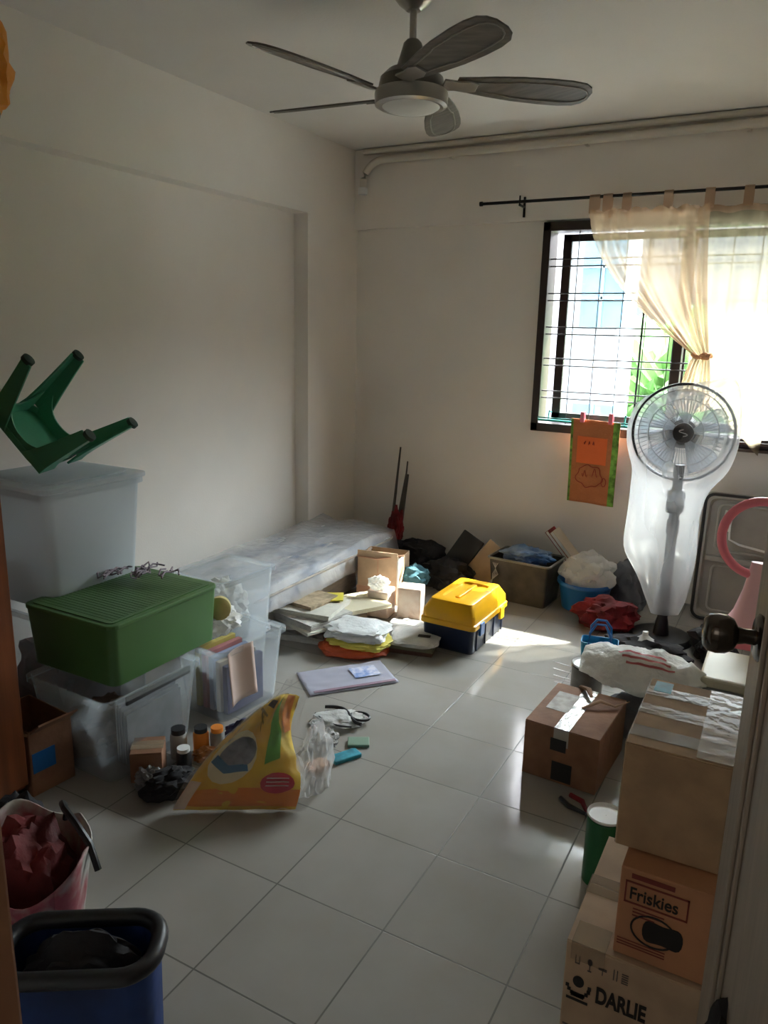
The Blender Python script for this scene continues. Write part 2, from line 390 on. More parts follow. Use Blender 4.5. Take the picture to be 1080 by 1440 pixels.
def tab(x, w, parent, m_=SHEERD):
    m = M()
    def fn(u, v):
        a = v * 2 * PI
        return Vector((x + (u - .5) * w, 4.375 + .013 * math.sin(a) * (1 if abs(math.cos(a)) < .99 else 1), 2.19 + .048 * math.cos(a)))
    m.grid(fn, 4, 24); m.build('curtain_tab', m_, parent, smooth=True, ang=180)
tab(-1.12, .055, cl); tab(-1.05, .05, cl)
for x in (-.95, -.74): tab(x, .045, cl)
# bow / tie
m = M().tube([(-.49 + .045 * math.cos(a * PI / 8), 4.355 + .034 * math.sin(a * PI / 8), 1.405 + .006 * math.sin(a)) for a in range(16)], .011, 8, closed=True)
m.blob((-.47, 4.32, 1.405), (.03, .018, .02), 3, .3, flat=False, sub=3)
m.build('tieback', mat('tieback cloth', (.85, .42, .22), .7, bump=.4), cl, smooth=True)
M().grid(lambda u, v: Vector((lerp(-1.14, -.53, u), 4.366 + .006 * math.sin(u * 60), 2.15 - .035 * v + .008 * math.sin(u * 31))), 60, 3).build('curtain_hem', SHEERD, cl, smooth=True, ang=180)

c2 = thing('sheer_curtain', 'cream see-through curtain hanging straight over the right window half', 'curtain', (0, 0, 0))
def straight(u, v):
    x = lerp(-.56, .32, u); zb = .93 + .06 * math.sin(u * 4) if u > .45 else lerp(1.28, .90, u / .45) + .0
    return Vector((x, 4.405 + .008 * math.sin(u * 2 * PI * 9 + v) + .012 * v * math.sin(u * 2 * PI * 4), lerp(2.15, zb, v)))
M().grid(straight, 120, 30).build('curtain_panel', SHEER, c2, smooth=True, ang=180)
for x in (-.54, -.36, -.18, .0, .15): tab(x, .045, c2)
M().grid(lambda u, v: Vector((lerp(-.56, .32, u), 4.395 + .006 * math.sin(u * 60), 2.152 - .032 * v + .006 * math.sin(u * 34))), 60, 3).build('curtain_hem', SHEERD, c2, smooth=True, ang=180)

# ------------------------------------------------------------------ towel + hanging rail
rail = thing('drying_rail', 'green plastic drying rail fixed along the window foot', 'drying rail', (0, 0, 0))
M().tube([(-1.36, 4.40, 1.005), (-.72, 4.40, 1.0)], .007, 10).tube([(-1.36, 4.39, 1.02), (-.72, 4.39, 1.018)], .004, 10).build('rail_bar', mat('teal rail plastic', (.03, .3, .26), .35), rail, smooth=True)
for x in (-1.3, -.86): M().tube([(x, 4.40, 1.0), (x, 4.42, 1.06), (x, 4.455, 1.05)], .005, 8).build('rail_hook', MATS['teal rail plastic'], rail, smooth=True)
TOW = mat('towel terracotta', (.5, .17, .06), .9, var=.12, vscale=6, bump=.4, bscale=120)
tw = thing('hanging_towel', 'small orange towel with green edge hanging from the drying rail', 'towel', (0, 0, 0))
def towel(u, v, dy=0):
    x = lerp(-1.155, -.875, u) + .012 * v * (1 - u); z = lerp(1.03, .545, v)
    return Vector((x, 4.383 - dy + .005 * math.sin(u * 9 + v * 4) * v, z - .01 * u))
M().grid(towel, 24, 30).build('towel_cloth', TOW, tw, solid=.006, smooth=True)
M().grid(lambda u, v: towel(.87 + .13 * u, v, .004), 4, 30).build('towel_border', mat('towel green border', (.16, .33, .05), .9, var=.5, vscale=30), tw, smooth=True)
M().grid(lambda u, v: towel(.0 + .05 * u, v, .004), 2, 30).build('towel_border', MATS['towel green border'], tw, smooth=True)
M().grid(lambda u, v: towel(.15 + .62 * u, .2 + .32 * v, .0045), 12, 14).build('towel_print', mat('bright orange print', (.8, .16, .04), .9, bump=.3), tw, smooth=True)
m = M()
def tp(u, v): return towel(u, v, .008)
m.tube([tp(.45 + .27 * math.cos(a) * (1 + .12 * math.sin(5 * a)), .67 + .13 * math.sin(a) * (1 + .1 * math.cos(7 * a))) for a in [2 * PI * k / 48 for k in range(48)]], .0022, 5, closed=True)
m.tube([tp(.3 + .1 * t, .64 + .04 * math.sin(t * 9)) for t in [k / 10 for k in range(11)]], .002, 5)
m.tube([tp(.5 + .12 * t, .62 + .05 * math.cos(t * 7)) for t in [k / 10 for k in range(11)]], .002, 5)
m.tube([tp(.76 + .05 * math.cos(a), .72 + .05 * math.sin(a)) for a in [2 * PI * k / 16 for k in range(16)]], .002, 5, closed=True)
for k in range(3): m.tube([tp(.3 + .09 * k + .03 * t, .27 + .02 * math.sin(t * 6 + k)) for t in [q / 8 for q in range(9)]], .0022, 5)
m.build('towel_drawing', mat('dark red line', (.3, .03, .02), .9), tw, smooth=True)
peg_label = {-1.09: 'left pink clothes peg holding the orange towel', -.93: 'right pink clothes peg holding the orange towel'}
for x in (-1.09, -.93):
    p = thing('clothes_peg', peg_label[x], 'clothes peg', (x, 4.385, 1.03), group='pink pegs on the towel')
    M().box(-.012, .012, -.018, -.011, -.02, .04).build('peg_arm', PINK, p, bevel=.002)
    M().box(-.012, .012, .008, .014, -.02, .04).build('peg_arm', PINK, p, bevel=.002)
    M().tube([(0, -.02, .01), (0, .015, .01)], .004, 8).build('peg_spring', STEEL, p, smooth=True)

# ------------------------------------------------------------------ pedestal fan in plastic
pf = thing('pedestal_fan', 'black and silver pedestal fan wrapped in clear plastic film', 'fan', (-.475, 3.86, 0))
M().lathe([(.001, .03), (.14, .028), (.155, .01), (.155, 0), (.001, 0)][::-1], n=40).build('base', BLACK, pf, smooth=True)
M().lathe([(.04, .03), (.03, .1), (.025, .12), (.025, .55), (.03, .56), (.03, .62), (.024, .63), (.024, .9)], n=20).build('pole', mat('pole charcoal', (.03, .03, .035), .3, .3), pf, smooth=True)
M().box(-.04, .04, -.03, .03, .66, .78).build('control_box', BLACK, pf, bevel=.012)
hd = thing('fan_head', None, None, (0, -.02, 1.06), (R(-4), 0, R(8))); hd.parent = pf
for k_ in ('label', 'category'):
    if k_ in hd: del hd[k_]
M().lathe([(.001, -.16), (.05, -.15), (.075, -.1), (.08, -.04), (.06, 0), (.001, .0)], n=28, axis='y').build('motor', MATS['pole charcoal'], hd, smooth=True)
GR = mat('grille wire', (.25, .26, .28), .3, .6)
def grille(y0, bul):
    m = M()
    def P(r, a): return Vector((r * math.cos(a), y0 - bul * (1 - (r / .225) ** 2), r * math.sin(a)))
    for r, th in ((.09, .0016), (.155, .0016), (.2, .0016)): m.tube([P(r, 2 * PI * k / 48) for k in range(48)], th, 6, closed=True)
    for k in range(60):
        a = 2 * PI * k / 60; m.tube([P(.05 + (.175) * t / 5, a + .12 * t / 5) for t in range(6)], .0010, 4)
    return m
grille(-.055, .035).build('front_grille', GR, hd, smooth=True)
grille(.015, -.02).build('rear_grille', GR, hd, smooth=True)
M().tube([(.226 * math.cos(2 * PI * k / 64), -.03, .226 * math.sin(2 * PI * k / 64)) for k in range(64)], .007, 8, closed=True, flat=1.6).build('grille_rim', MATS['pole charcoal'], hd, smooth=True)
M().lathe([(.001, .105), (.03, .103), (.046, .098), (.048, .085), (.001, .084)], n=32, axis='y').build('hub_badge', BLACK, hd, smooth=True)
m = M().tube([(.012 * math.sin(t * 2 * PI) * 1.6, -.106, -.016 + .032 * t) for t in [k / 14 for k in range(15)]], .0022, 6)
m.build('badge_swirl', mat('badge silver', (.5, .5, .52), .3, .7), hd, smooth=True)
FB = clear('smoky fan blade', (.45, .5, .58), .45, .2)
for k in range(5):
    a0 = 2 * PI * k / 5
    def bl(u, v, a0=a0):
        r = lerp(.035, .195, u); a = a0 + lerp(-.1, .75 - .2 * (1 - u), v) * (.6 + .5 * math.sin(u * PI * .8))
        return Vector((r * math.cos(a), -.035 + .028 * (v - .5), r * math.sin(a)))
    M().grid(bl, 10, 8).build('fan_blade', FB, hd, smooth=True, solid=.002)
# plastic film cover
film = [(1.325, -.31, -.285, .02), (1.30, -.40, -.265, .035), (1.275, -.53, -.255, .06), (1.24, -.63, -.243, .08), (1.19, -.705, -.235, .1), (1.1, -.735, -.222, .11), (1.0, -.735, -.225, .11),
        (.92, -.71, -.245, .11), (.86, -.69, -.27, .1), (.8, -.69, -.33, .085), (.7, -.69, -.35, .08), (.6, -.695, -.355, .08), (.5, -.70, -.355, .075), (.43, -.695, -.36, .07),
        (.36, -.655, -.365, .06), (.28, -.60, -.375, .05), (.2, -.55, -.385, .04), (.15, -.52, -.40, .03)]
rings = []
for z, xa, xb, th in film:
    ring = []
    for i in range(48):
        a = 2 * PI * i / 48; cx_, w = (xa + xb) / 2, (xb - xa) / 2
        c_, s_ = math.cos(a), math.sin(a)
        px = cx_ + w * math.copysign(abs(c_) ** .8, c_); py = 3.845 + th * s_
        nn = noise.noise(Vector((px * 9, py * 9, z * 4))) * (.03 if z < .9 else .007) + (noise.noise(Vector((px * 26, z * 7, py * 20))) * .010 if z < .92 else 0)
        ring.append((px + nn * .6, py + nn * 1.4, z + nn * .5))
    rings.append(ring)
fc = M().loft(rings, True, False).build('film_cover', FILM, pf, smooth=True, ang=180)
fc.matrix_parent_inverse = Matrix.Translation((.475, -3.86, 0))
sub = fc.modifiers.new('s', 'SUBSURF'); sub.levels = 1; sub.render_levels = 1

# ------------------------------------------------------------------ door with knob
dv = Vector((.14 - -.03, .36 - 1.15, 0)); dang = math.atan2(-dv.x, dv.y)
DL = .80
door = thing('door_1', None, None, (-.018, 1.15, 0), (0, 0, math.atan2(dv.y, dv.x)))
for k_ in ('label', 'category'):
    if k_ in door: del door[k_]
door['kind'] = 'structure'
# local x runs from the free edge back to the hinge; local -y is the side facing the room's left
m = M().box(0, DL, 0, .038, .01, 2.05)
struct(m.build('door_leaf', DOORP, door, bevel=.002))
m = M()
for a, b, c, d in ((.09, .10, .12, 1.95), (.70, .71, .12, 1.95), (.09, .71, .12, .13), (.09, .71, 1.94, 1.95), (.13, .137, .16, 1.91), (.663, .67, .16, 1.91)): m.box(a, b, -.006, 0, c, d)
struct(m.build('door_moulding', DOORP, door, bevel=.002))
M().lathe([(.001, 0), (.031, 0), (.033, .004), (.028, .008), (.001, .008)], (.06, 0, 1.105), 28, 'y').build('knob_rose', KNOBM, door, smooth=True)
M().lathe([(.011, .006), (.010, .02), (.012, .03), (.022, .036), (.0265, .045), (.0275, .057), (.0255, .067), (.019, .073), (.001, .075)], (.06, 0, 1.105), 32, 'y').build('door_knob', KNOBM, door, smooth=True)

# ------------------------------------------------------------------ wardrobe (left foreground) and the bag on top
wd = thing('wardrobe', 'tall orange-brown wooden wardrobe against the left wall', 'wardrobe', (-2.30, 1.12, 0))
M().box(-.27, .27, -.24, .24, .04, 1.98).build('carcass', WOODO, wd, bevel=.003)
M().box(.272, .29, -.238, -.002, .06, 1.96).build('wardrobe_door', WOODO, wd, bevel=.003)
dd = M().box(.272, .29, .002, .238, .06, 1.96).build('wardrobe_door', WOODO, wd, bevel=.003)
M().box(-.26, .26, -.23, .23, 0, .04).build('plinth', BLACK, wd)
ob = thing('orange_bag', 'orange and grey bag hanging at the top left corner of the photo', 'bag', (-2.06, 1.42, 2.06))
M().blob((0, 0, 0), (.12, .10, .16), 5, .2).build('bag_body', mat('orange bag cloth', (.75, .27, .02), .6, bump=.4), ob, smooth=True)
M().blob((0, 0, -.07), (.07, .06, .08), 6, .2).build('bag_bottom', mat('grey bag mesh', (.3, .27, .22), .7, bump=.4), ob, smooth=True)

M().tube([(0, 0, .17), (-.03, -.06, .12), (-.06, -.12, -.05), (-.07, -.14, -.075)], .008, 8).build('bag_strap', BLACK, ob, smooth=True)

# ------------------------------------------------------------------ storage boxes (left)
def tote(name, label, x, y, z, w, d, h, m_, lid=None, rim=True, taper=.88, rot=0, group=None, r=.035, ribs=True):
    t = thing(name, label, 'storage box', (x, y, z), (0, 0, rot), group)
    M().openbox(w, d, h, .004, taper, r).build('box_body', m_, t, smooth=True, ang=35)
    if rim:
        a = rrect(w + .024, d + .024, r); b = rrect(w - .004, d - .004, r - .01)
        mm = M().loft([[(x_, y_, h - .012) for x_, y_ in rrect(w, d, r)], [(x_, y_, h - .014) for x_, y_ in a], [(x_, y_, h + .006) for x_, y_ in a], [(x_, y_, h + .006) for x_, y_ in b], [(x_, y_, h - .012) for x_, y_ in rrect(w, d, r)]], True, False)
        mm.build('rim', m_, t, smooth=True, ang=35)
    if lid:
        mm = M(); slab(mm, w + .04, d + .04, h + .008, h + .026, r); slab(mm, w - .06, d - .06, h + .026, h + .034, r)
        mm.build('lid', lid, t, bevel=.004)
    return t
tote('storage_box', 'clear storage box with reddish contents under the tall milky box', -2.43, 1.88, 0, .44, .46, .47, CLEARB, taper=.9)
tote('storage_box', 'tall milky plastic storage box with lid under the green stool', -2.43, 1.88, .49, .42, .44, .43, MILKY, lid=MILKY, taper=.88)
# contents of these boxes
tag(M().blob((0, 0, 0), (.17, .18, .2), 11, .2, power=.7).build('folded_clothes', mat('maroon cloth', (.13, .04, .04), .9, var=.5, vscale=12, bump=.5), loc=(-2.43, 1.88, .012), smooth=True), 'dark maroon bundle of clothes inside the lower left clear box', 'clothes')
tag(M().blob((0, 0, 0), (.15, .16, .12), 12, .2, power=.7).build('plastic_bundle', FILMW, loc=(-2.43, 1.88, .51), smooth=True), 'pale plastic bundle inside the tall milky box', 'bundle')
# crumpled wire/net roll on the rim of the box behind the green one
m = M()
for k in range(14):
    a0 = random.random() * 6; x0 = random.uniform(-.14, .14); y0 = random.uniform(-.05, .05)
    m.tube([(x0 + .05 * math.cos(a0 + t * .5) * (t / 8), y0 + .04 * math.sin(a0 + t * .9), .01 + .02 * abs(math.sin(t + k))) for t in range(9)], .0035, 6)
tag(m.build('tangled_cord', mat('mauve cord', (.22, .17, .2), .6), loc=(-2.13, 2.0, .56), rot=(0, 0, .6), smooth=True), 'tangle of thin dark cord lying behind the green box', 'cord')

gb = thing('green_storage_box', 'large green plastic storage box with ribbed lid on the clear boxes', 'storage box', (-2.09, 1.865, .318), (0, 0, R(0)))
M().openbox(.435, .525, .215, .004, .95, .03).build('box_body', GREENBOX, gb, smooth=True, ang=35)
ml = M(); slab(ml, .443, .533, .206, .222, .035)
lidg = ml.build('lid', GREENBOX, gb, bevel=.004)
m = M(); slab(m, .40, .49, .222, .2255, .02)
for k in range(26): m.box(-.185, .185, -.225 + .0175 * k, -.213 + .0175 * k, .2255, .2267)
m.build('lid_ribs', GREENBOX, lidg, bevel=.0015)

# clear box below the green one + things in it
tote('storage_box', 'clear storage box with black handle slot carrying the green box', -2.02, 1.74, 0, .40, .42, .308, CLEARB, taper=.86, rot=R(-2))
tag(M().box(-.005, .005, -.15, .15, 0, .028).build('black_file_spine', BLACK, loc=(-1.83, 1.76, .27), rot=(0, 0, 0), bevel=.002), 'black strip along the rim inside the clear box', 'file')
m = M()
for k in range(5): m.box(-.002 + .012 * k, .004 + .012 * k, -.13, .13, 0, .23 - .01 * k)
tag(m.build('document_folder', mat('pale folder', (.35, .38, .42), .5, var=.2, vscale=10), loc=(-1.93, 1.78, .012), bevel=.001), 'grey document folders standing in the clear box', 'folder')
tag(M().blob((0, 0, 0), (.12, .13, .11), 21, .3).build('cloth_bundle', mat('brown cloth', (.16, .09, .06), .9, bump=.5), loc=(-2.07, 1.70, .012), smooth=True), 'dark brown cloth bundle low inside the clear box', 'clothes')

# brown carton left bottom with blue label
ct = thing('open_carton', 'open brown cardboard box with blue label beside the wardrobe', 'cardboard box', (-2.13, 1.462, 0), (0, 0, R(-5)))
M().openbox(.24, .155, .23, .005, 1, .004).build('box_body', CARDD, ct, bevel=.001)
M().box(-.12, .12, -.008, 0, 0, .07, Matrix.Translation((0, -.076, .225)) @ Matrix.Rotation(R(60), 4, 'X')).build('box_flap', CARDD, ct)
M().box(0, .006, -.07, .07, 0, .07, Matrix.Translation((.118, 0, .225)) @ Matrix.Rotation(R(50), 4, 'Y')).build('box_flap', CARDD, ct)
M().box(-.06, .02, -.0790, -.0775, .05, .12).build('box_label', BLUE, ct)
M().box(.1202, .1215, -.07, .01, .08, .15).build('box_label', BLUE, ct)
tag(M().blob((0, 0, 0), (.08, .055, .09), 23, .3).build('black_bundle', BLACKC, loc=(-2.13, 1.462, .01), smooth=True), 'black cloth bundle inside the open brown carton', 'clothes')

def carton(name, label, x, y, z, w, d, h, m_, rot=0, tape=True, flaps=True, tapem=None, axis='y'):
    t = thing(name, label, 'cardboard box', (x, y, z), (0, 0, rot))
    M().box(-w / 2, w / 2, -d / 2, d / 2, 0, h).build('box_body', m_, t, bevel=.003)
    mt = M()
    if flaps:
        if axis == 'y': mt.box(-w / 2 + .001, -.0015, -d / 2 + .001, d / 2 - .001, h, h + .003).box(.0015, w / 2 - .001, -d / 2 + .001, d / 2 - .001, h, h + .003)
        else: mt.box(-w / 2 + .001, w / 2 - .001, -d / 2 + .001, -.0015, h, h + .003).box(-w / 2 + .001, w / 2 - .001, .0015, d / 2 - .001, h, h + .003)
        mt.build('top_flaps', m_, t, bevel=.001)
    if tape:
        if axis == 'y': M().box(-.026, .026, -d / 2 - .0012, d / 2 + .0012, h + .003, h + .0042).box(-.026, .026, -d / 2 - .0016, -d / 2 - .0004, h - .06, h + .0042).build('tape', tapem or TAPE, t)
        else: M().box(-w / 2 - .0012, w / 2 + .0012, -.026, .026, h + .003, h + .0042).box(-w / 2 - .0016, -w / 2 - .0004, -.026, .026, h - .06, h + .0042).build('tape', tapem or TAPE, t)
    return t
carton('small_carton', 'small reddish brown carton standing in front of the clear box', -1.80, 1.665, 0, .105, .11, .105, CARDD, R(38), axis='x')

# right clear box of papers
tote('storage_box', 'open clear storage box of files beside the green box', -1.90, 2.22, 0, .27, .36, .30, CLEARB, taper=.84, rot=R(-6))
tag(M().grid(lambda u, v: Vector((lerp(-.055, .075, u), -.004 + .012 * math.sin(u * 4) - .02 * v, lerp(.3, .09, v) + .015 * u)), 10, 10).build('hanging_paper', mat('pinkish paper', (.68, .52, .45), .85, var=.04), loc=(-1.765, 2.10, 0), rot=(0, 0, R(86)), solid=.0012, smooth=True), 'pinkish paper sheet hanging over the rim of the file box', 'paper')
cols = [(.55, .45, .12), (.5, .2, .2), (.3, .35, .5), (.55, .5, .42), (.12, .12, .25)]
fl_labels = ['yellow folder standing in the open file box', 'red folder standing in the open file box', 'blue grey folder standing in the open file box', 'cream folder standing in the open file box', 'dark blue folder standing in the open file box']
for k in range(5):
    tag(M().box(-.012, .012, -.10, .10, 0, .25 - .012 * k).build('paper_folder', mat('folder %d' % k, cols[k], .6, var=.1), loc=(-1.96 + .035 * k, 2.20, .012), rot=(0, 0, R(-6)), bevel=.002), fl_labels[k], 'folder', 'folders in the file box')
# the box behind it, upper, with a yellow roll
tote('storage_box', 'clear storage box on its stack behind the green box, by the mattress', -2.07, 2.40, .22, .28, .32, .27, CLEARB, taper=.9, rot=R(-4), rim=True, lid=None)
tote('storage_box', 'low clear storage box under the one by the mattress', -2.10, 2.42, 0, .26, .30, .20, CLEARB, taper=.9, rot=R(-4))
tag(M().blob((0, 0, 0), (.1, .11, .12), 31, .3).build('plastic_bag', FILMW, loc=(-2.10, 2.42, .24), smooth=True), 'white plastic bag inside the clear box by the mattress', 'bag')
m = M().lathe([(.001, 0), (.045, 0), (.045, .09), (.03, .10), (.001, .10)], n=28)
tag(m.build('yellow_roll', mat('yellow roll', (.6, .5, .2), .7, var=.2), loc=(-1.95, 2.22, .40), rot=(R(75), 0, R(40)), smooth=True), 'pale yellow roll beside the corner of the green box', 'roll')
tag(M().blob((0, 0, 0), (.09, .1, .06), 32, .3).build('plastic_bag', FILMW, loc=(-1.95, 2.20, .31), smooth=True), 'white plastic bag on the files beside the green box', 'bag')

# bottles / tubs cluster on the floor by the bag
def jar(name, label, x, y, r, h, m_, cap, tilt=0):
    t = thing(name, label, 'jar', (x, y, 0 if not tilt else r), (tilt, 0, random.random() * 3), 'small jars beside the yellow bag')
    M().lathe([(.001, 0), (r, 0), (r, h * .75), (r * .8, h * .85)], n=24).build('jar_body', m_, t, smooth=True, ang=35)
    M().lathe([(.001, h * .83), (r * .85, h * .83), (r * .85, h), (.001, h)], n=24).build('jar_cap', cap, t, smooth=True, ang=35)
jar('small_jar', 'orange jar with dark cap beside the yellow bag', -1.74, 1.86, .028, .10, ORANGE, BLACK)
jar('small_jar', 'grey jar with orange cap behind the yellow bag', -1.69, 1.89, .026, .10, mat('grey jar', (.25, .25, .25), .4), ORANGE)
jar('small_jar', 'white jar with black cap nearest the brown carton', -1.79, 1.80, .03, .11, mat('grey white jar', (.4, .4, .38), .4), BLACK)
jar('small_jar', 'dark bottle lying on the floor by the small carton', -1.67, 1.69, .022, .10, BLACK, WHITEPL, R(80))
jar('small_jar', 'black jar with white cap in front of the orange jar', -1.72, 1.75, .026, .08, BLACK, WHITEPL)
tag(M().blob((0, 0, 0), (.10, .055, .05), 41, .3, sub=4).build('black_bag', BLACKC, loc=(-1.655, 1.625, 0), rot=(0, 0, R(60)), smooth=True), 'crumpled black bag on the floor left of the yellow bag', 'bag')

# ------------------------------------------------------------------ green stool, legs up
def stool():
    t = thing('plastic_stool', 'green plastic stool lying legs-up on the tall milky box', 'stool', (-2.46, 1.84, .975))
    # local frame: upside down, seat plane at z=0, legs rising
    T = Matrix.Rotation(R(0), 4, 'Z')
    seat = M()
    a = rrect(.24, .24, .05, 5); b = rrect(.19, .19, .04, 5)
    seat.loft([[(x, y, .0) for x, y in b], [(x, y, .006) for x, y in a], [(x, y, .03) for x, y in rrect(.25, .25, .05, 5)], [(x, y, .03) for x, y in rrect(.24, .24, .046, 5)], [(x, y, .010) for x, y in rrect(.23, .23, .045, 5)]], True, True)
    seat.build('seat', GREENST, t, smooth=True, ang=35)
    for sx, sy in ((1, 1), (-1, 1), (-1, -1), (1, -1)):
        m = M(); rings = []
        for k in range(9):
            tt = k / 8; s = lerp(.048, .021, tt ** .6); cx_, cy_ = sx * lerp(.092, .150, tt), sy * lerp(.092, .150, tt); z = lerp(.02, .27, tt)
            # L-shaped section pointing outward
            o = [(s, s), (-s, s), (-s, s - .009), (s - .009, s - .009), (s - .009, -s), (s, -s)]
            rings.append([(cx_ + sx * px, cy_ + sy * py, z) for px, py in o])
        m.loft(rings); m.build('leg', GREENST, t, bevel=.002)
        M().lathe([(.001, 0), (.022, 0), (.022, .014), (.001, .016)], (sx * .156, sy * .156, .265), 14).build('foot', mat('dark foot', (.03, .07, .05), .6), t, smooth=True)
    for q in range(4):
        m = M(); e = Matrix.Rotation(q * PI / 2, 4, 'Z'); pts_a = []; pts_b = []
        for k in range(13):
            u = k / 12; x = lerp(-.10, .10, u); zt = .03 + .055 * abs(2 * u - 1) ** 2.5
            pts_a.append((x, .118 + .0, .01)); pts_b.append((x, .122 + zt * .08, zt + .02))
        n = len(pts_a); v = [e @ Vector(p) for p in pts_a + pts_b] + [e @ (Vector(p) + Vector((0, -.006, 0))) for p in pts_a + pts_b]
        f = [(i, i + 1, n + i + 1, n + i) for i in range(n - 1)] + [(2 * n + i + 1, 2 * n + i, 3 * n + i, 3 * n + i + 1) for i in range(n - 1)] + [(n + i, n + i + 1, 3 * n + i + 1, 3 * n + i) for i in range(n - 1)]
        m.add(v, f); m.build('apron', GREENST, t, smooth=True, ang=50)
    return t
st = stool()
za = Vector((.758, .273, .652)); xa = Vector((.613, .247, -.748))
xa = (xa - za * xa.dot(za)).normalized(); za.normalize(); ya = za.cross(xa)
st.matrix_world = Matrix.Translation((-2.42, 1.78, 1.09)) @ Matrix((xa, ya, za)).transposed().to_4x4()

# ------------------------------------------------------------------ yellow feed bag (standing, leaning) + clear bag around it
fb = thing('yellow_bag', 'yellow and orange printed pet food bag leaning on the boxes', 'bag', (-1.42, 1.66, 0), (0, 0, 0))
# the sheet is a quad spanned by four corners, pillowed
A, B, Cc, D = Vector((-.155, -.115, .008)), Vector((.175, .085, .008)), Vector((.03, .30, .27)), Vector((-.065, .26, .235))
nrm = (B - A).cross(D - A).normalized()
if nrm.y > 0: nrm = -nrm
def bag_pt(u, v, off=0, side=1):
    e0 = A.lerp(B, u); e1 = D.lerp(Cc, u); p = e0.lerp(e1, v)
    th = .05 * (math.sin(PI * min(1, max(0, u))) ** .6) * (math.sin(PI * min(1, max(0, v))) ** .6) + .012 * noise.noise(Vector((u * 5, v * 5, side * 3))) + .005 * noise.noise(Vector((u * 13, v * 9, side * 3)))
    bul = Vector((-1, -.3, .35)) * (.030 * math.sin(PI * min(1, max(0, v))) * (1 - u)) + Vector((1, .2, 0)) * (.018 * math.sin(PI * min(1, max(0, v)) * 2.2) * u)
    top = Vector((0, 0, .022)) * math.sin(PI * min(1, max(0, u))) * max(0, v) ** 3
    return p + nrm * (side * th + off) + bul + top
M().grid(lambda u, v: bag_pt(u, v), 40, 40).build('bag_front', mat('yellow bag print', (.86, .62, .05), .3, col2=(.8, .42, .03), vscale=6, bump=.35, bscale=25), fb, smooth=True, ang=180)
M().grid(lambda u, v: bag_pt(u, v, 0, -.6), 30, 30).build('bag_back', mat('bag back', (.75, .6, .3), .4), fb, smooth=True, ang=180)
def patch(name, pts, m_, off=.003, n=14):
    """printed area on the bag given as a polygon in bag coordinates"""
    mm = M(); cu = sum(p[0] for p in pts) / len(pts); cv = sum(p[1] for p in pts) / len(pts)
    R_ = 8; ring = []
    P = []
    for i in range(len(pts)):
        a, b = pts[i], pts[(i + 1) % len(pts)]
        for k in range(4): P.append((lerp(a[0], b[0], k / 4), lerp(a[1], b[1], k / 4)))
    rings = [[bag_pt(lerp(cu, p[0], r / R_), lerp(cv, p[1], r / R_), off) for p in P] for r in range(R_ + 1)]
    nP = len(P); vs = [q for r in rings for q in r]; fs = [(r * nP + i, r * nP + (i + 1) % nP, (r + 1) * nP + (i + 1) % nP, (r + 1) * nP + i) for r in range(R_) for i in range(nP)]
    mm.add(vs, fs); return mm.build(name, m_, fb, smooth=True, ang=180)
ell = lambda cu, cv, a, b, rot=0, n=16: [(cu + a * math.cos(t) * math.cos(rot) - b * math.sin(t) * math.sin(rot), cv + a * math.cos(t) * math.sin(rot) + b * math.sin(t) * math.cos(rot)) for t in [2 * PI * k / n for k in range(n)]]
patch('orange_band', [(.0, .02), (1, .02), (1, .17), (.0, .14)], ORANGE, .0022)
patch('white_oval', ell(.34, .40, .24, .22, .3), mat('cream print', (.8, .72, .45), .35), .003)
patch('cat_shape', ell(.37, .42, .20, .14, .2), mat('grey blue print', (.22, .24, .28), .35, var=.4, vscale=25), .004)
patch('blue_arc', [(.12, .36), (.3, .26), (.52, .28), (.5, .33), (.3, .32), (.15, .42)], mat('blue print', (.05, .18, .35), .35), .005)
patch('green_leaf', [(.62, .95), (.86, .62), (.82, .40), (.66, .34), (.70, .6)], GREENP, .004)
patch('red_seal', ell(.80, .20, .15, .085, .05), mat('crimson print', (.55, .02, .05), .35), .005)
patch('orange_flash', [(.70, .98), (.9, .98), (.99, .66), (.9, .62)], ORANGE, .004)
patch('clear_corner', [(.0, .0), (.10, .0), (.13, .2), (.02, .22)], mat('pale corner', (.72, .55, .42), .35), .006)
for k in range(3): patch('print_line', [(.28 + .1 * k, .84 - .04 * k), (.56, .74 - .075 * k), (.56, .76 - .075 * k), (.28 + .1 * k, .865 - .04 * k)], mat('brown print', (.3, .2, .02), .5), .005)
patch('brand_block', [(.36, .93), (.58, .90), (.60, .82), (.40, .86)], INK, .006)
for k in range(3): patch('seal_line', [(.70, .17 + .03 * k), (.9, .175 + .03 * k), (.9, .182 + .03 * k), (.70, .177 + .03 * k)], WHITEP, .0065)
# clear outer bag
def outer(u, v):
    p = bag_pt(lerp(-.03, 1.10, u), lerp(-.02, 1.12, v), .012)
    return p + Vector((.02 * u * v, 0, .012 * noise.noise(Vector((u * 7, v * 7, 2)))))
M().grid(outer, 40, 40).build('clear_sleeve', clear('clear bag film', (.95, .93, .9), .10, .1, bump=.8, bscale=18, translucent=.2), fb, smooth=True, ang=180)
fb.location = (-1.42, 1.66, 0)
tag(M().blob((0, 0, 0), (.045, .09, .14), 51, .35).build('clear_bag', FILM, loc=(-1.27, 1.90, 0), rot=(0, 0, R(10)), smooth=True), 'crumpled clear plastic bag right behind the yellow bag', 'bag')

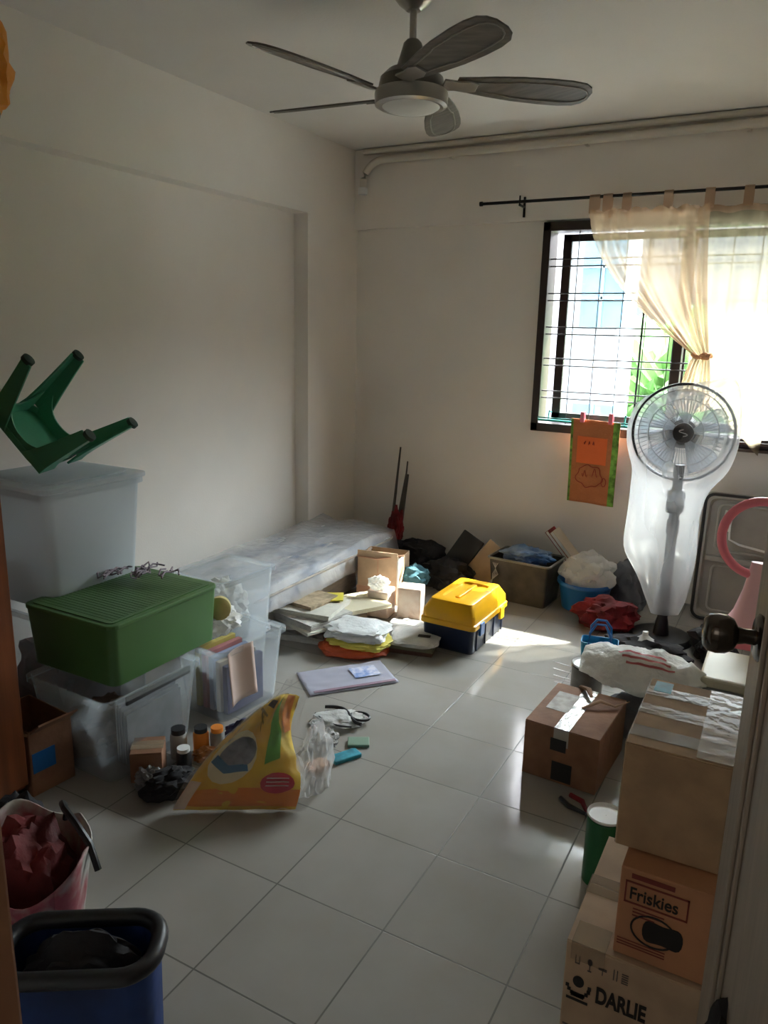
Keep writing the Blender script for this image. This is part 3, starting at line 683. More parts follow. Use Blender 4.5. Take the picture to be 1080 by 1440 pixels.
tag(M().blob((0, 0, 0), (.07, .045, .05), 141, .3).build('navy_pouch', mat('navy pouch cloth', (.02, .02, .07), .7, bump=.4), loc=(-1.66, 1.99, 0), rot=(0, 0, R(50)), smooth=True), 'dark navy pouch on the floor in front of the file box', 'pouch')
rl_ = thing('silver_strip', 'silver and black slotted strip leaning behind the top of the yellow bag', 'strip', (-1.60, 1.99, .10), (R(0), R(-42), R(42)))
M().box(-.12, .12, -.012, .012, -.003, .003).build('strip_body', mat('strip silver', (.5, .5, .48), .35, .4), rl_, bevel=.001)
for k in range(6): M().box(-.105 + .036 * k, -.085 + .036 * k, -.006, .006, .003, .004).build('strip_slot', INK, rl_)
tag(M().blob((0, 0, 0), (.06, .04, .03), 142, .3).build('crumpled_wrapper', mat('orange wrapper', (.45, .16, .04), .4, bump=.5), loc=(-1.68, 1.83, 0), smooth=True), 'small crumpled orange wrapper between the jars and the yellow bag', 'wrapper')
tag(M().blob((0, 0, 0), (.05, .04, .05), 143, .4).build('grey_wrapper', mat('grey wrapper', (.2, .2, .2), .4, bump=.5), loc=(-1.73, 1.60, 0), smooth=True), 'grey crumpled wrapper in front of the small reddish carton', 'wrapper')
# flat things on the floor near the bag
sl = thing('plastic_sleeve', 'flat clear plastic sleeve with blue printing on the floor tiles', 'sleeve', (-1.60, 2.64, 0), (0, 0, R(50)))
M().grid(lambda u, v: Vector((lerp(-.20, .20, u), lerp(-.115, .115, v), .006 + .004 * noise.noise(Vector((u * 6, v * 6, 0))))), 30, 20).build('sleeve_sheet', clear('lilac film', (.75, .75, .85), .62, .2), sl, solid=.002, smooth=True)
M().box(.03, .15, -.03, .07, .012, .0125).build('sleeve_print', mat('blue lilac print', (.2, .3, .6), .5, col2=(.7, .7, .8), vscale=35), sl)
M().box(-.18, .19, -.108, -.09, .010, .0118).build('sleeve_strip', mat('mauve strip', (.3, .2, .25), .5), sl)
m = M()
m.tube([(-.10 + .2 * t, .03 * math.sin(t * 5), .010) for t in [k / 20 for k in range(21)]], .007, 8)
m.tube([(.06 + .04 * math.cos(a), .02 + .03 * math.sin(a), .010) for a in [2 * PI * k / 20 for k in range(20)]], .005, 8, closed=True)
m.tube([(-.1 + .18 * t, -.06 - .03 * math.sin(t * 3), .008) for t in [k / 20 for k in range(21)]], .004, 8)
tag(m.build('black_cable', BLACK, loc=(-1.42, 2.33, .012), rot=(0, 0, R(-5)), smooth=True), 'short black cable with a loop lying on the floor', 'cable')
tag(M().blob((0, 0, 0), (.11, .07, .018), 61, .3).build('clear_packet', FILMW, loc=(-1.43, 2.30, 0), rot=(0, 0, R(40)), smooth=True), 'clear packet lying under the black cable', 'packet')
tag(M().blob((0, 0, 0), (.05, .06, .035), 62, .4).build('grey_net', mat('grey net', (.32, .31, .29), .8, var=.4, vscale=40), loc=(-1.38, 2.12, 0), smooth=True), 'crumpled grey net wad on the floor beside the teal packet', 'net')
tag(M().box(-.055, .055, -.025, .025, 0, .016).build('teal_packet', TEAL, loc=(-1.27, 2.09, 0), rot=(0, 0, R(62)), bevel=.004), 'small teal and blue packet on the floor', 'packet')
tag(M().box(-.045, .045, -.03, .03, 0, .02).build('brown_packet', CARDP, loc=(-1.32, 1.98, 0), rot=(0, 0, R(70)), bevel=.004), 'small light brown packet on the floor beside the clear bag', 'packet')
tag(M().box(-.04, .04, -.03, .03, 0, .012).build('green_packet', mat('green grey packet', (.2, .3, .22), .5), loc=(-1.28, 2.20, 0), rot=(0, 0, R(30)), bevel=.003), 'small dull green packet on the floor beyond the teal packet', 'packet')

# ------------------------------------------------------------------ mattress
mt = thing('mattress', 'folded thin mattress wrapped in clear plastic along the left wall', 'mattress', (-2.38, 3.16, 0))
def mring(w, l, z, r=.09): return [(x, y, z) for x, y in rrect(w, l, r, 6)]
M().loft([mring(.40, 1.46, 0), mring(.42, 1.5, .02), mring(.42, 1.5, .13), mring(.39, 1.46, .155)], True, True).build('lower_fold', MATTS, mt, smooth=True, ang=50)
m = M().loft([mring(.53, 1.7, .16, .1), mring(.56, 1.74, .18, .12), mring(.56, 1.74, .25, .12), mring(.53, 1.70, .275, .1), mring(.45, 1.6, .285, .1), mring(.3, 1.3, .29, .1)], True, True)
m.build('upper_fold', MATTR, mt, smooth=True, ang=50)
for z in (.18, .25): M().tube([(x, y, z) for x, y in rrect(.57, 1.75, .12, 6)], .006, 8, closed=True).build('piping', MATTS, mt, smooth=True)
def wrap(u, v):
    x = lerp(-.27, .30, u); y = lerp(-.86, .86, v)
    z = .30 + .022 * noise.fractal(Vector((x * 5, y * 3, 1)), 1, 2, 4)
    if u > .94: z -= (u - .94) * 2.2
    return Vector((x, y, z))
M().grid(wrap, 60, 120).build('plastic_wrap', clear('mattress wrap film', (.88, .89, .93), .2, .12, bump=1, bscale=14, translucent=.3), mt, smooth=True, ang=180)
mt.location = (-2.395, 3.33, 0); mt.scale = (1, .86, 1)

# pink/red cloth at the corner
tag(M().blob((0, 0, 0), (.05, .06, .13), 71, .4).build('red_cloth', REDC, loc=(-2.20, 4.22, .18), smooth=True), 'small dark red cloth at the far corner by the thin rods', 'cloth')
# rods in the corner
rl = {0: 'tallest thin dark rod leaning in the back left corner', 1: 'middle thin dark rod leaning in the back left corner', 2: 'short thick dark rod bundle leaning in the back left corner'}
for k, (x0, x1, h, r) in enumerate(((-2.27, -2.29, .75, .007), (-2.20, -2.235, .66, .006), (-2.245, -2.22, .58, .016))):
    t = thing('fishing_rod', rl[k], 'rod', (0, 0, 0), group='thin rods in the corner')
    M().tube([(x0, 4.25, .0), (lerp(x0, x1, .5), 4.34, h * .5), (x1, 4.43 if h > .6 else 4.40, h)], [r * 1.9, r * 1.4, r * .8], 10).build('rod_shaft', BAMB, t, smooth=True)
    M().tube([(x0, 4.25, .02), (lerp(x0, x1, .3), 4.304, h * .3)], r * 2.2, 12).build('rod_grip', BLACK, t, smooth=True)

# ------------------------------------------------------------------ cardboard organiser + pale packs
cb = thing('cardboard_organiser', 'upright light cardboard box with open top beside the mattress', 'cardboard box', (-1.98, 3.66, 0), (0, 0, R(10)))
M().openbox(.24, .22, .26, .005, 1, .004).build('box_body', CARDO, cb, bevel=.001)
M().box(-.118, .118, -.118, -.112, .26, .30).build('box_flap', CARDO, cb)
M().box(-.1235, -.03, -.1135, -.111, 0, .09).box(.0, .004, -.1135, -.111, 0, .26).build('box_seam', CARDP, cb)
M().tube([(.12, -.11, 0), (.12, -.11, .28)], .006, 8).build('edge_strip', WHITEPL, cb, smooth=True)
M().tube([(-.12, -.115, .262), (.0, -.13, .262), (.15, -.1, .29)], .005, 8).build('rim_strip', CARDP, cb, smooth=True)
PACK = mat('pink beige wrapped pack', (.66, .47, .38), .4, col2=(.8, .68, .6), vscale=12, bump=.3)
for k, (x, y, w, d, h, lb, rz) in enumerate(((-1.85, 3.40, .12, .12, .15, 'pink beige pack with white tape left of its twin', 8), (-1.705, 3.47, .13, .11, .17, 'pink beige upright pack by the yellow toolbox', 14))):
    t = thing('wrapped_pack', lb, 'pack', (x, y, 0), (0, 0, R(rz)), 'pink beige packs')
    M().box(-w / 2, w / 2, -d / 2, d / 2, 0, h).build('pack_body', PACK, t, bevel=.008)
    M().box(-w / 2 - .001, w / 2 + .001, -.02, .02, h, h + .0015).build('pack_tape', WHITEPL, t)
tag(M().blob((0, 0, 0), (.055, .05, .04), 72, .4).build('white_bag', FILMW, loc=(-1.86, 3.39, .152), smooth=True), 'crumpled white bag on top of the left pink beige pack', 'bag')
tag(M().blob((0, 0, 0), (.10, .08, .07), 73, .25).build('teal_bundle', mat('dusty teal cloth', (.05, .15, .2), .8, bump=.3), loc=(-1.83, 3.75, .08), smooth=True), 'dusty teal round bundle behind the pink beige packs', 'bundle')

# ------------------------------------------------------------------ paper stacks
def sheets(x, y, zs, name, cat, group, items):
    z = zs
    for w, d, h, dx, dy, rz, m_, lb in items:
        n = M()
        nl = max(2, int(h / .004))
        for k in range(nl):
            o = (random.uniform(-.003, .003), random.uniform(-.003, .003))
            n.grid(lambda u, v, k=k, o=o: Vector((lerp(-w / 2, w / 2, u) + o[0], lerp(-d / 2, d / 2, v) + o[1], h * (k + .5) / nl + .003 * math.sin(u * PI) * math.sin(v * PI) * (1 if k > nl - 2 else 0))), 6, 6)
        ob_ = n.build(name, m_, loc=(x + dx, y + dy, z), rot=(0, 0, R(rz)), solid=h / nl * .82)
        tag(ob_, lb, cat, group); z += h + .001
NEWS = PAPERG
OFFW = mat('off white print paper', (.68, .66, .58), .7, var=.08, vscale=20)
sheets(-1.99, 2.98, 0, 'newspaper_bundle', 'newspapers', 'newspapers in the big pile', [
    (.40, .30, .03, -.06, .02, 12, NEWS, 'bottom newspaper bundle of the big paper pile'),
    (.38, .28, .028, -.09, .03, 2, mat('dark newsprint', (.25, .22, .2), .85, var=.3, vscale=30), 'dark newspaper bundle low in the big paper pile'),
    (.42, .22, .012, -.10, -.03, 28, NEWS, 'thin newspaper fanned out to the left in the big pile'),
    (.36, .26, .014, -.04, .0, -22, OFFW, 'thin pale newspaper fanned out low in the big pile'),
    (.37, .28, .03, -.07, .02, -14, NEWS, 'second grey newspaper bundle in the big paper pile'),
    (.36, .27, .025, -.08, .04, 8, OFFW, 'cream newspaper bundle near the top of the big pile'),
    (.27, .22, .02, -.12, .07, -6, mat('brown edged paper', (.42, .33, .22), .8, var=.3, vscale=25), 'brown edged bundle topping the left of the paper pile')])
sheets(-1.77, 3.23, 0.09, 'magazine', 'magazine', 'magazines behind the pile', [
    (.24, .28, .02, -.14, .02, -30, mat('ivory magazine', (.75, .68, .5), .5), 'ivory magazine slanting over the back of the paper pile')])
tag(M().blob((0, 0, 0), (.17, .13, .028), 81, .15, power=.75).build('red_parcel', mat('red orange parcel', (.62, .10, .03), .4, bump=.4), loc=(-1.74, 2.93, 0), rot=(0, 0, R(18)), smooth=True), 'red orange plastic parcel at the bottom front of the paper pile', 'parcel')
tag(M().blob((0, 0, 0), (.16, .12, .026), 82, .15, power=.75).build('yellow_parcel', mat('yellow parcel', (.75, .65, .12), .4, bump=.4), loc=(-1.72, 2.95, .033), rot=(0, 0, R(12)), smooth=True), 'yellow plastic parcel squeezed between red and white parcels', 'parcel')
tag(M().blob((0, 0, 0), (.16, .13, .035), 83, .2, power=.75).build('white_parcel', mat('white parcel', (.75, .77, .77), .35, bump=.5), loc=(-1.74, 2.97, .065), rot=(0, 0, R(14)), smooth=True), 'white plastic parcel on top of the yellow one', 'parcel')
tag(M().box(-.07, .07, -.05, .05, 0, .006).build('yellow_booklet', mat('yellow booklet', (.8, .7, .1), .5), loc=(-2.0, 3.12, .155), rot=(R(4), 0, R(30)), bevel=.001), 'yellow booklet lying at the back top of the paper pile', 'booklet')
sheets(-1.50, 3.11, 0, 'book', 'book', 'books in the small stack', [
    (.21, .20, .02, 0, 0, 14, mat('dark book', (.16, .08, .06), .5), 'dark brown book at the bottom of the small stack'),
    (.22, .21, .018, .0, 0, 12, mat('olive book', (.22, .22, .15), .5), 'olive book in the middle of the small stack')])
bk = thing('wrapped_book', 'plastic wrapped white book on top of the small floor stack', 'book', (-1.50, 3.11, .040), (0, 0, R(15)))
M().blob((0, 0, 0), (.125, .12, .018), 84, .12, power=.6).build('wrapped_cover', mat('glossy white wrap', (.72, .73, .7), .2, var=.1, bump=.4), bk, smooth=True)
M().box(.02, .08, -.04, -.01, .031, .032).build('cover_label', INK, bk)
tag(M().blob((0, 0, 0), (.11, .10, .03), 85, .3, power=.7).build('white_paper_bag', FILMW, loc=(-1.62, 3.24, 0), smooth=True), 'white crumpled paper bag behind the small book stack', 'bag')

# ------------------------------------------------------------------ toolbox
tb = thing('toolbox', 'yellow lidded black toolbox standing in the sunlight', 'toolbox', (-1.345, 3.36, 0), (0, 0, R(-1)))
tb.scale = (1.1, 1.08, 1.14)
W_, D_ = .25, .40
def rr2(w, d, z, r=.02, dy=0): return [(x, y + dy, z) for x, y in rrect(w, d, r)]
M().loft([rr2(.225, .37, 0), rr2(.235, .385, .01), rr2(.245, .40, .115)], True, True).build('tray', NAVY, tb, smooth=True, ang=35)
lid = M().loft([rr2(.262, .415, .112), rr2(.262, .415, .132), rr2(.25, .40, .136), rr2(.246, .395, .17), rr2(.20, .34, .212), rr2(.19, .33, .214), rr2(.14, .24, .214), rr2(.13, .23, .205)], True, True).build('lid', YELLOW, tb, smooth=True, ang=30)
M().box(-.012, .012, -.10, .10, .207, .216).build('lid_grip', YELLOW, lid, bevel=.004)
for y in (-.12, .12):
    M().box(.124, .137, y - .022, y + .022, .075, .13).build('latch', BLUE if y < 0 else YELLOW, tb, bevel=.003)
for y in (-.15, -.05, .05, .15): M().box(.119, .125, y - .004, y + .004, .01, .1).build('tray_rib', NAVY, tb, bevel=.001)

# ------------------------------------------------------------------ back wall clutter
tag(M().blob((0, 0, 0), (.20, .14, .13), 91, .4).build('black_bag', BLACKC, loc=(-2.02, 4.18, 0), smooth=True), 'large black bag slumped in the back left corner', 'bag')
tag(M().blob((0, 0, 0), (.17, .12, .11), 92, .4).build('black_bag', BLACKC, loc=(-1.72, 4.00, 0), smooth=True), 'black bag heap behind the yellow toolbox', 'bag')
tag(M().box(-.075, .075, -.012, .012, -.11, .11).build('black_case', BLACK, loc=(-1.70, 4.18, .19), rot=(R(-20), R(28), 0), bevel=.006), 'slim black case tilted against the back wall', 'case')
tag(M().box(-.10, .10, -.006, .006, -.12, .12).build('cardboard_sheet', CARDO, loc=(-1.52, 4.16, .135), rot=(R(-22), R(33), 0)), 'plain cardboard sheet tilted behind the toolbox', 'cardboard')
m = M()
for k in range(4): m.tube([(-.02 * k, 0, 0), (.01 * k, .02, .1), (-.01 * k + .02, .04, .16)], .002, 6)
tag(m.build('thin_wires', STEEL, loc=(-1.42, 3.92, .06)), 'thin bent wires standing behind the toolbox', 'wire')
cr = thing('black_crate', 'black mesh crate of mixed bags near the back wall', 'crate', (-1.27, 4.08, 0), (0, 0, R(-4)))
m = M().openbox(.36, .26, .245, .006, .9, .02); m.build('crate_body', mat('dark khaki crate', (.05, .042, .03), .5, var=.6, vscale=7), cr, smooth=True, ang=35)
M().tube([(x, y, .247) for x, y in rrect(.37, .27, .02)], .007, 8, closed=True).build('crate_rim', mat('grey rim', (.2, .19, .16), .4), cr, smooth=True)
tag(M().blob((0, 0, 0), (.15, .10, .05), 93, .35).build('blue_clothes', BLUEC, loc=(-1.27, 4.08, .225), smooth=True), 'blue and white crumpled cloth on top of the black crate', 'cloth')
tag(M().blob((0, 0, 0), (.16, .1, .10), 94, .35).build('brown_clothes', mat('brown olive cloth', (.14, .1, .06), .9, bump=.5), loc=(-1.27, 4.08, .02), smooth=True), 'brown cloth filling the black crate', 'cloth')
for k, (m_, lb, off) in enumerate(((REDC, 'dark red book leaning back against the wall', 0), (mat('cream book', (.6, .5, .38), .6), 'cream edged book leaning beside the dark red one', .03))):
    t = thing('leaning_book', lb, 'book', (-1.13 + off, 4.30, .285), (R(0), R(48), R(0)), 'books leaning on the back wall')
    M().box(-.12, .12, -.07, .06, -.011, -.008).box(-.12, .12, -.07, .06, .008, .011).box(-.12, .12, .056, .06, -.01, .01).build('cover', m_, t)
    M().box(-.117, .117, -.067, .056, -.008, .008).build('page_block', WHITEP, t)
bb = thing('blue_bucket', 'round blue bucket with a white plastic bag inside', 'bucket', (-.93, 4.10, 0))
M().lathe([(.001, .005), (.12, .005), (.145, .15), (.15, .155), (.15, .165), (.142, .165), (.115, .012), (.001, .012)], n=40, cap=False).build('bucket_body', BLUE, bb, smooth=True, ang=35)
M().lathe([(.1505, .143), (.154, .147), (.154, .163), (.15, .168)], n=40, cap=False).build('bucket_rim', BLUE, bb, smooth=True)
tag(M().blob((0, 0, 0), (.15, .12, .12), 95, .3).build('plastic_bag', FILMW, loc=(-.92, 4.10, .13), smooth=True), 'white translucent plastic bag bulging from the blue bucket', 'bag')
tag(M().blob((0, 0, 0), (.12, .1, .17), 96, .2).build('grey_bag', GREYC, loc=(-.72, 4.24, 0), smooth=True), 'dark grey bag between the blue bucket and the wrapped fan', 'bag')
tag(M().blob((0, 0, 0), (.16, .11, .10), 97, .35).build('red_cloth', REDC, loc=(-.75, 3.88, 0), rot=(0, 0, R(12)), smooth=True), 'dark red crumpled cloth at the foot of the wrapped fan', 'cloth')
tag(M().blob((0, 0, 0), (.20, .12, .065), 98, .35).build('black_cloth', BLACKC, loc=(-.50, 3.54, 0), smooth=True), 'black cloth heap around the fan base', 'cloth')
tag(M().blob((0, 0, 0), (.10, .17, .11), 99, .35).build('black_cloth', BLACKC, loc=(-.22, 3.78, 0), smooth=True), 'black cloth heap below the moulded grey panel', 'cloth')
tag(M().lathe([(.05, 0), (.048, .006), (.03, .018), (.014, .032), (.013, .05), (.001, .052)], n=28).build('white_funnel', WHITEPL, loc=(-.505, 3.56, .088), smooth=True), 'small white funnel-shaped cap on the black cloth', 'cap')

# open moulded panel (appliance shell) against the back wall
ap = thing('moulded_panel', 'greige moulded shell panel with black seal leaning by the right window', 'panel', (-.13, 4.27, 0), (R(-6), 0, 0))
def rp(w, z0, z1, y, r=.04): return [(x, y, (z0 + z1) / 2 + q) for x, q in rrect(w, z1 - z0, r, 5)]
m = M().loft([rp(.52, .0, .70, .04), rp(.52, .0, .70, -.01), rp(.46, .03, .67, -.01), rp(.44, .04, .66, .02)], True, True); m.build('panel_shell', BEIGE, ap, smooth=True, ang=30)
M().tube(rp(.50, .01, .69, -.012, .045), .008, 8, closed=True).build('rubber_seal', SEAL, ap, smooth=True)
M().box(-.22, .22, -.03, .02, .33, .36).build('panel_shelf', BEIGE, ap, bevel=.006)
for z0, z1 in ((.06, .31), (.39, .64)):
    M().tube(rp(.36, z0, z1, .004, .03), .006, 8, closed=True).build('panel_bead', mat('pale bead', (.42, .40, .35), .4), ap, smooth=True)
M().tube([(-.12, -.015, .60), (-.11, -.03, .46), (-.06, -.04, .44), (.14, -.04, .41)], .006, 8).build('wire_arm', WHITEPL, ap, smooth=True)
M().tube([(-.16, -.01, .45), (-.14, -.02, .61), (-.11, -.02, .61), (-.12, -.02, .5)], .007, 8).build('wire_arm', WHITEPL, ap, smooth=True)
tag(M().lathe([(.001, 0), (.018, 0), (.018, .008), (.001, .008)], (-.40, 4.475, .70), 14, 'y').build('wall_hook', ROD, bevel=.001), 'tiny dark hook on the wall above the moulded panel', 'hook')

# pink ring-backed chair
pk = thing('pink_chair', 'pink plastic ring-backed child seat partly behind the door', 'seat', (-.07, 3.38, 0))
def ringpt(a, r=.15): return Vector((r * 1.0 * math.cos(a), 0, .70 + r * 1.05 * math.sin(a)))
M().tube([ringpt(2 * PI * k / 40) + Vector((0, 0, 0)) for k in range(40)], .019, 12, closed=True, flat=1.0).build('backrest_ring', PINK, pk, smooth=True)
m = M(); rings = []
for z, w, d, ox in ((.60, .09, .02, .03), (.55, .11, .03, .035), (.48, .12, .05, .03), (.38, .15, .09, .02), (.30, .19, .13, .0)):
    rings.append([(ox + w / 2 * math.copysign(abs(math.cos(t)) ** .7, math.cos(t)) * 1.2, .0 + d * math.sin(t), z) for t in [2 * PI * k / 24 for k in range(24)]])
m.loft(rings); m.build('backrest_stem', PINKL, pk, smooth=True, ang=60)
m = M(); slab(m, .28, .28, .26, .30, .05); m.build('seat', PINK, pk, bevel=.008)
for sx in (-1, 1):
    for sy in (-1, 1): M().tube([(sx * .11, sy * .11, .27), (sx * .135, sy * .135, 0)], [.022, .016], 10).build('leg', PINK, pk, smooth=True)

# black bin with cream lid, paper
cbn = thing('cream_lidded_box', 'black box with a cream lid beneath the door knob', 'storage box', (-.045, 3.0, 0))
M().box(-.15, .15, -.15, .15, 0, .21).build('box_body', BLACK, cbn, bevel=.01)
M().box(-.155, .155, -.155, .155, .24, .28).build('lid', CREAM, cbn, bevel=.01)
M().box(-.153, .153, -.153, .153, .21, .24).build('lid_band', mat('grey band', (.2, .19, .17), .4), cbn, bevel=.003)
tag(M().box(-.10, .10, -.07, .07, 0, .012).build('white_booklet', WHITEP, loc=(-.05, 2.62, .245), rot=(0, 0, R(-15)), bevel=.002), 'white booklet lying behind the tall taped carton', 'booklet')
tag(M().blob((0, 0, 0), (.13, .09, .19), 110, .2).build('black_bag', BLACKC, loc=(-.06, 2.63, 0), smooth=True), 'black bag holding up the white booklet', 'bag')

# ------------------------------------------------------------------ right: cartons, cans, bags
c1 = carton('brown_carton', 'reddish brown taped carton with dark stamps standing alone on the tiles', -.555, 2.50, 0, .26, .34, .20, CARDD, R(-3), axis='y', tapem=mat('silver tape', (.45, .42, .38), .2, .2, bump=.3))
M().box(-.035, .02, -.1725, -.171, .12, .165).build('print_stamp', INK, c1)
M().box(-.025, .045, -.1725, -.171, .01, .08).build('print_stamp', INK, c1)
M().box(-.10, -.02, -.05, .10, .2035, .2045).build('address_label', mat('label paper', (.45, .40, .33), .6, col2=(.3, .25, .2), vscale=30), c1)
m = M(); m.tube([(-.02, -.05, .0), (.03, .0, .02), (.08, .01, .008), (.12, .06, .015)], [.008, .012, .008, .003], 6, flat=.4)
m.tube([(-.07, .12, .0), (-.03, .07, .02), (-.01, .03, .012)], [.009, .012, .006], 8, flat=.6)
tag(m.build('dried_twigs', mat('twig brown', (.3, .16, .08), .8), loc=(-.52, 2.56, .206), smooth=True), 'curled brown scraps lying on the reddish carton', 'scraps')
pc = thing('paint_can', 'metal paint tin with white lid behind the reddish carton', 'tin', (-.64, 3.0, 0))
M().lathe([(.001, 0), (.065, 0), (.065, .15), (.06, .155)], n=36).build('can_body', mat('tin grey', (.22, .2, .17), .35, .6, var=.3, vscale=9), pc, smooth=True, ang=35)
M().lathe([(.062, .155), (.067, .16), (.064, .165), (.056, .158), (.001, .158)], n=36, cap=False).build('can_lid', WHITEPL, pc, smooth=True, ang=35)
tag(M().box(-.035, .035, -.006, .006, 0, .012).build('red_strip', REDP, loc=(-.61, 3.06, .165), rot=(0, 0, R(-10)), bevel=.003), 'small red strip on the paint tin lid', 'strip')
m = M()
for k in range(5): m.tube([(0, 0, .03 * k), (-.06 - .005 * k, -.02, .015 + .03 * k)], .0016, 6)
tag(m.build('wire_bristles', STEEL, loc=(-.70, 2.98, .02)), 'short silver wires sticking out left of the paint tin', 'wire')
bt = thing('blue_tote', 'small blue shopping tote with handles behind the paint tin', 'bag', (-.68, 3.40, 0), (0, 0, R(10)))
M().openbox(.17, .10, .11, .004, .9, .02).build('tote_body', mat('aqua tote', (.03, .3, .5), .5, var=.4, vscale=15), bt, smooth=True, ang=35)
for y in (-.05, .05): M().tube([(-.05, y, .1), (-.045, y, .16), (-.02, y * .6, .20), (.02, y * .6, .20), (.045, y, .16), (.05, y, .1)], .006, 8).build('tote_handle', BLUE, bt, smooth=True)
wb = thing('white_plastic_bag', 'full white plastic bag with red print lying behind the cartons', 'bag', (-.42, 2.86, .17), (0, 0, R(2)))
def wbag(u, v):
    a = v * 2 * PI; x = lerp(-.21, .25, u); r = math.sin(PI * min(1, max(0.0, (u * .86 + .07)))) ** .45 * .115
    if u > .84: r = lerp(.105, .022, (u - .84) / .16) + .015 * math.sin(v * 30)
    n_ = noise.fractal(Vector((x * 14, math.cos(a) * 1.4, math.sin(a) * 1.4)), 1, 2, 3) * .018
    return Vector((x, (r * 1.0 + n_) * math.cos(a), .075 + (r * .72 + n_) * math.sin(a)))
M().grid(wbag, 50, 40).build('bag_body', clear('grocery bag film', (.80, .78, .72), .86, .28, bump=.9, bscale=22, translucent=.2), wb, smooth=True, ang=180)
M().blob((.26, 0, .04), (.05, .03, .03), 111, .4, flat=False).build('bag_knot', FILMW, wb, smooth=True)
m = M()
for k in range(3):
    m.grid(lambda u, v, k=k: (lambda p: Vector((p.x, (p.y) * 1.04, (p.z - .075) * 1.04 + .075)))(wbag(.30 + .38 * u + .04 * k, .30 + .035 * k + .014 * v)), 16, 2)
m.build('bag_print', mat('faded red print', (.55, .12, .12), .5), wb, smooth=True)
# extra things carrying the bag
tag(M().blob((0, 0, 0), (.16, .10, .095), 112, .2).build('grey_bag', GREYC, loc=(-.38, 2.84, 0), smooth=True), 'dark grey bag squashed under the white plastic bag', 'bag')

# tall taped carton on top of pet food carton on top of toothpaste carton
tc_ = carton('taped_carton', 'light brown taped carton on top of the right-hand stack', -.115, 1.50, .545, .185, .31, .215, CARD, R(1), axis='x', tape=False)
for yy in (-.10, .0, .09): M().box(-.093, .0935, yy - .022, yy + .022, .218, .2192).build('tape', TAPE, tc_)
for yy in (-.15,): M().box(.03, .0935, -.15, .15, .2194, .2204).build('tape', TAPE, tc_)
M().box(-.08, -.045, .09, .14, .2192, .2200).build('blue_mark', TEAL, tc_)
M().box(-.0940, -.0925, -.15, .15, .0, .214).build('tape', TAPE, tc_)
pf2 = thing('pet_food_carton', 'orange-brown printed pet food carton in the middle of the stack', 'cardboard box', (-.095, 1.43, .352))
M().box(-.085, .085, -.14, .14, 0, .19).build('box_body', mat('orange cardboard', (.5, .24, .12), .75, var=.1, vscale=8), pf2, bevel=.003)
FR = (R(90), 0, 0); yf = -.1412
text('brand_text', 'Friskies', .036, INK, pf2, (-.062, yf, .128), FR, .0005, 0, 1.0)
m = M()
def frame(m, x0, x1, z0, z1, t=.002, dy=0):
    m.box(x0, x1, yf - .0006, yf, z0, z0 + t).box(x0, x1, yf - .0006, yf, z1 - t, z1).box(x0, x0 + t, yf - .0006, yf, z0, z1).box(x1 - t, x1, yf - .0006, yf, z0, z1)
frame(m, -.072, .068, .118, .165, .0035); m.build('brand_border', DRED, pf2)
M().box(-.06, .035, yf - .0006, yf, .172, .182).build('print_bar', DRED, pf2)
m = M()
for k in range(3): m.box(-.05, .02 - .01 * k, yf - .0006, yf, .108 - .007 * k, .1105 - .007 * k)
for k in range(3): m.box(-.078, .03, yf - .0006, yf, .036 - .006 * k, .038 - .006 * k)
m.build('print_lines', DRED, pf2)
m = M(); m.tube([(.0 + .05 * math.cos(a), yf, .072 + .032 * math.sin(a)) for a in [2 * PI * k / 30 for k in range(30)]], .0022, 6, closed=True, flat=.5)
m.hull([(.02 + .045 * math.cos(a), yf, .072 + .026 * math.sin(a) + .006 * math.sin(3 * a)) for a in [2 * PI * k / 24 for k in range(24)]], [(.02 + .045 * math.cos(a), yf - .0008, .072 + .026 * math.sin(a) + .006 * math.sin(3 * a)) for a in [2 * PI * k / 24 for k in range(24)]])
m.build('cat_print', INK, pf2)
dc = thing('toothpaste_carton', 'pale brown printed carton at the bottom of the stack', 'cardboard box', (-.115, 1.46, 0))
M().box(-.15, .15, -.18, .18, 0, .345).build('box_body', CARDO, dc, bevel=.003)
M().box(-.149, -.0, -.179, -.001, .345, .348).box(-.149, .0, .001, .179, .345, .348).box(0, .149, -.179, .179, .345, .348).build('top_flaps', CARDO, dc)
M().box(-.151, -.07, -.03, .03, .348, .3492).box(-.1515, -.149, -.03, .03, .28, .3492).build('tape', TAPE, dc)
M().box(-.14, -.075, -.182, -.12, .3482, .3495).box(-.14, -.075, -.1818, -.1804, .31, .3495).build('tape', TAPE, dc)
yf = -.1812
text('brand_text', 'DARLIE', .05, INK, dc, (-.086, yf, .232), FR, .0018, 0, .58)
m = M()
# round head emblem with hat, wreath of dots (generic mark)
for a in range(9):
    t = R(200 + 20 * a * 1.0); m.box(-.115 + .026 * math.cos(t) - .004, -.115 + .026 * math.cos(t) + .004, yf - .0007, yf, .255 + .026 * math.sin(t) - .004, .255 + .026 * math.sin(t) + .004)
m.hull([(-.115 + .013 * math.cos(a), yf, .262 + .013 * math.sin(a)) for a in [2 * PI * k / 16 for k in range(16)]], [(-.115 + .013 * math.cos(a), yf - .0007, .262 + .013 * math.sin(a)) for a in [2 * PI * k / 16 for k in range(16)]])
m.box(-.140, -.090, yf - .0007, yf, .215, .221).box(-.130, -.100, yf - .0007, yf, .225, .236)
m.build('emblem', INK, dc)
m = M()
def glyph(x):
    return x
m.box(-.118, -.115, yf - .0006, yf, .302, .322).box(-.106, -.103, yf - .0006, yf, .302, .322).box(-.118, -.103, yf - .0006, yf, .302, .305)
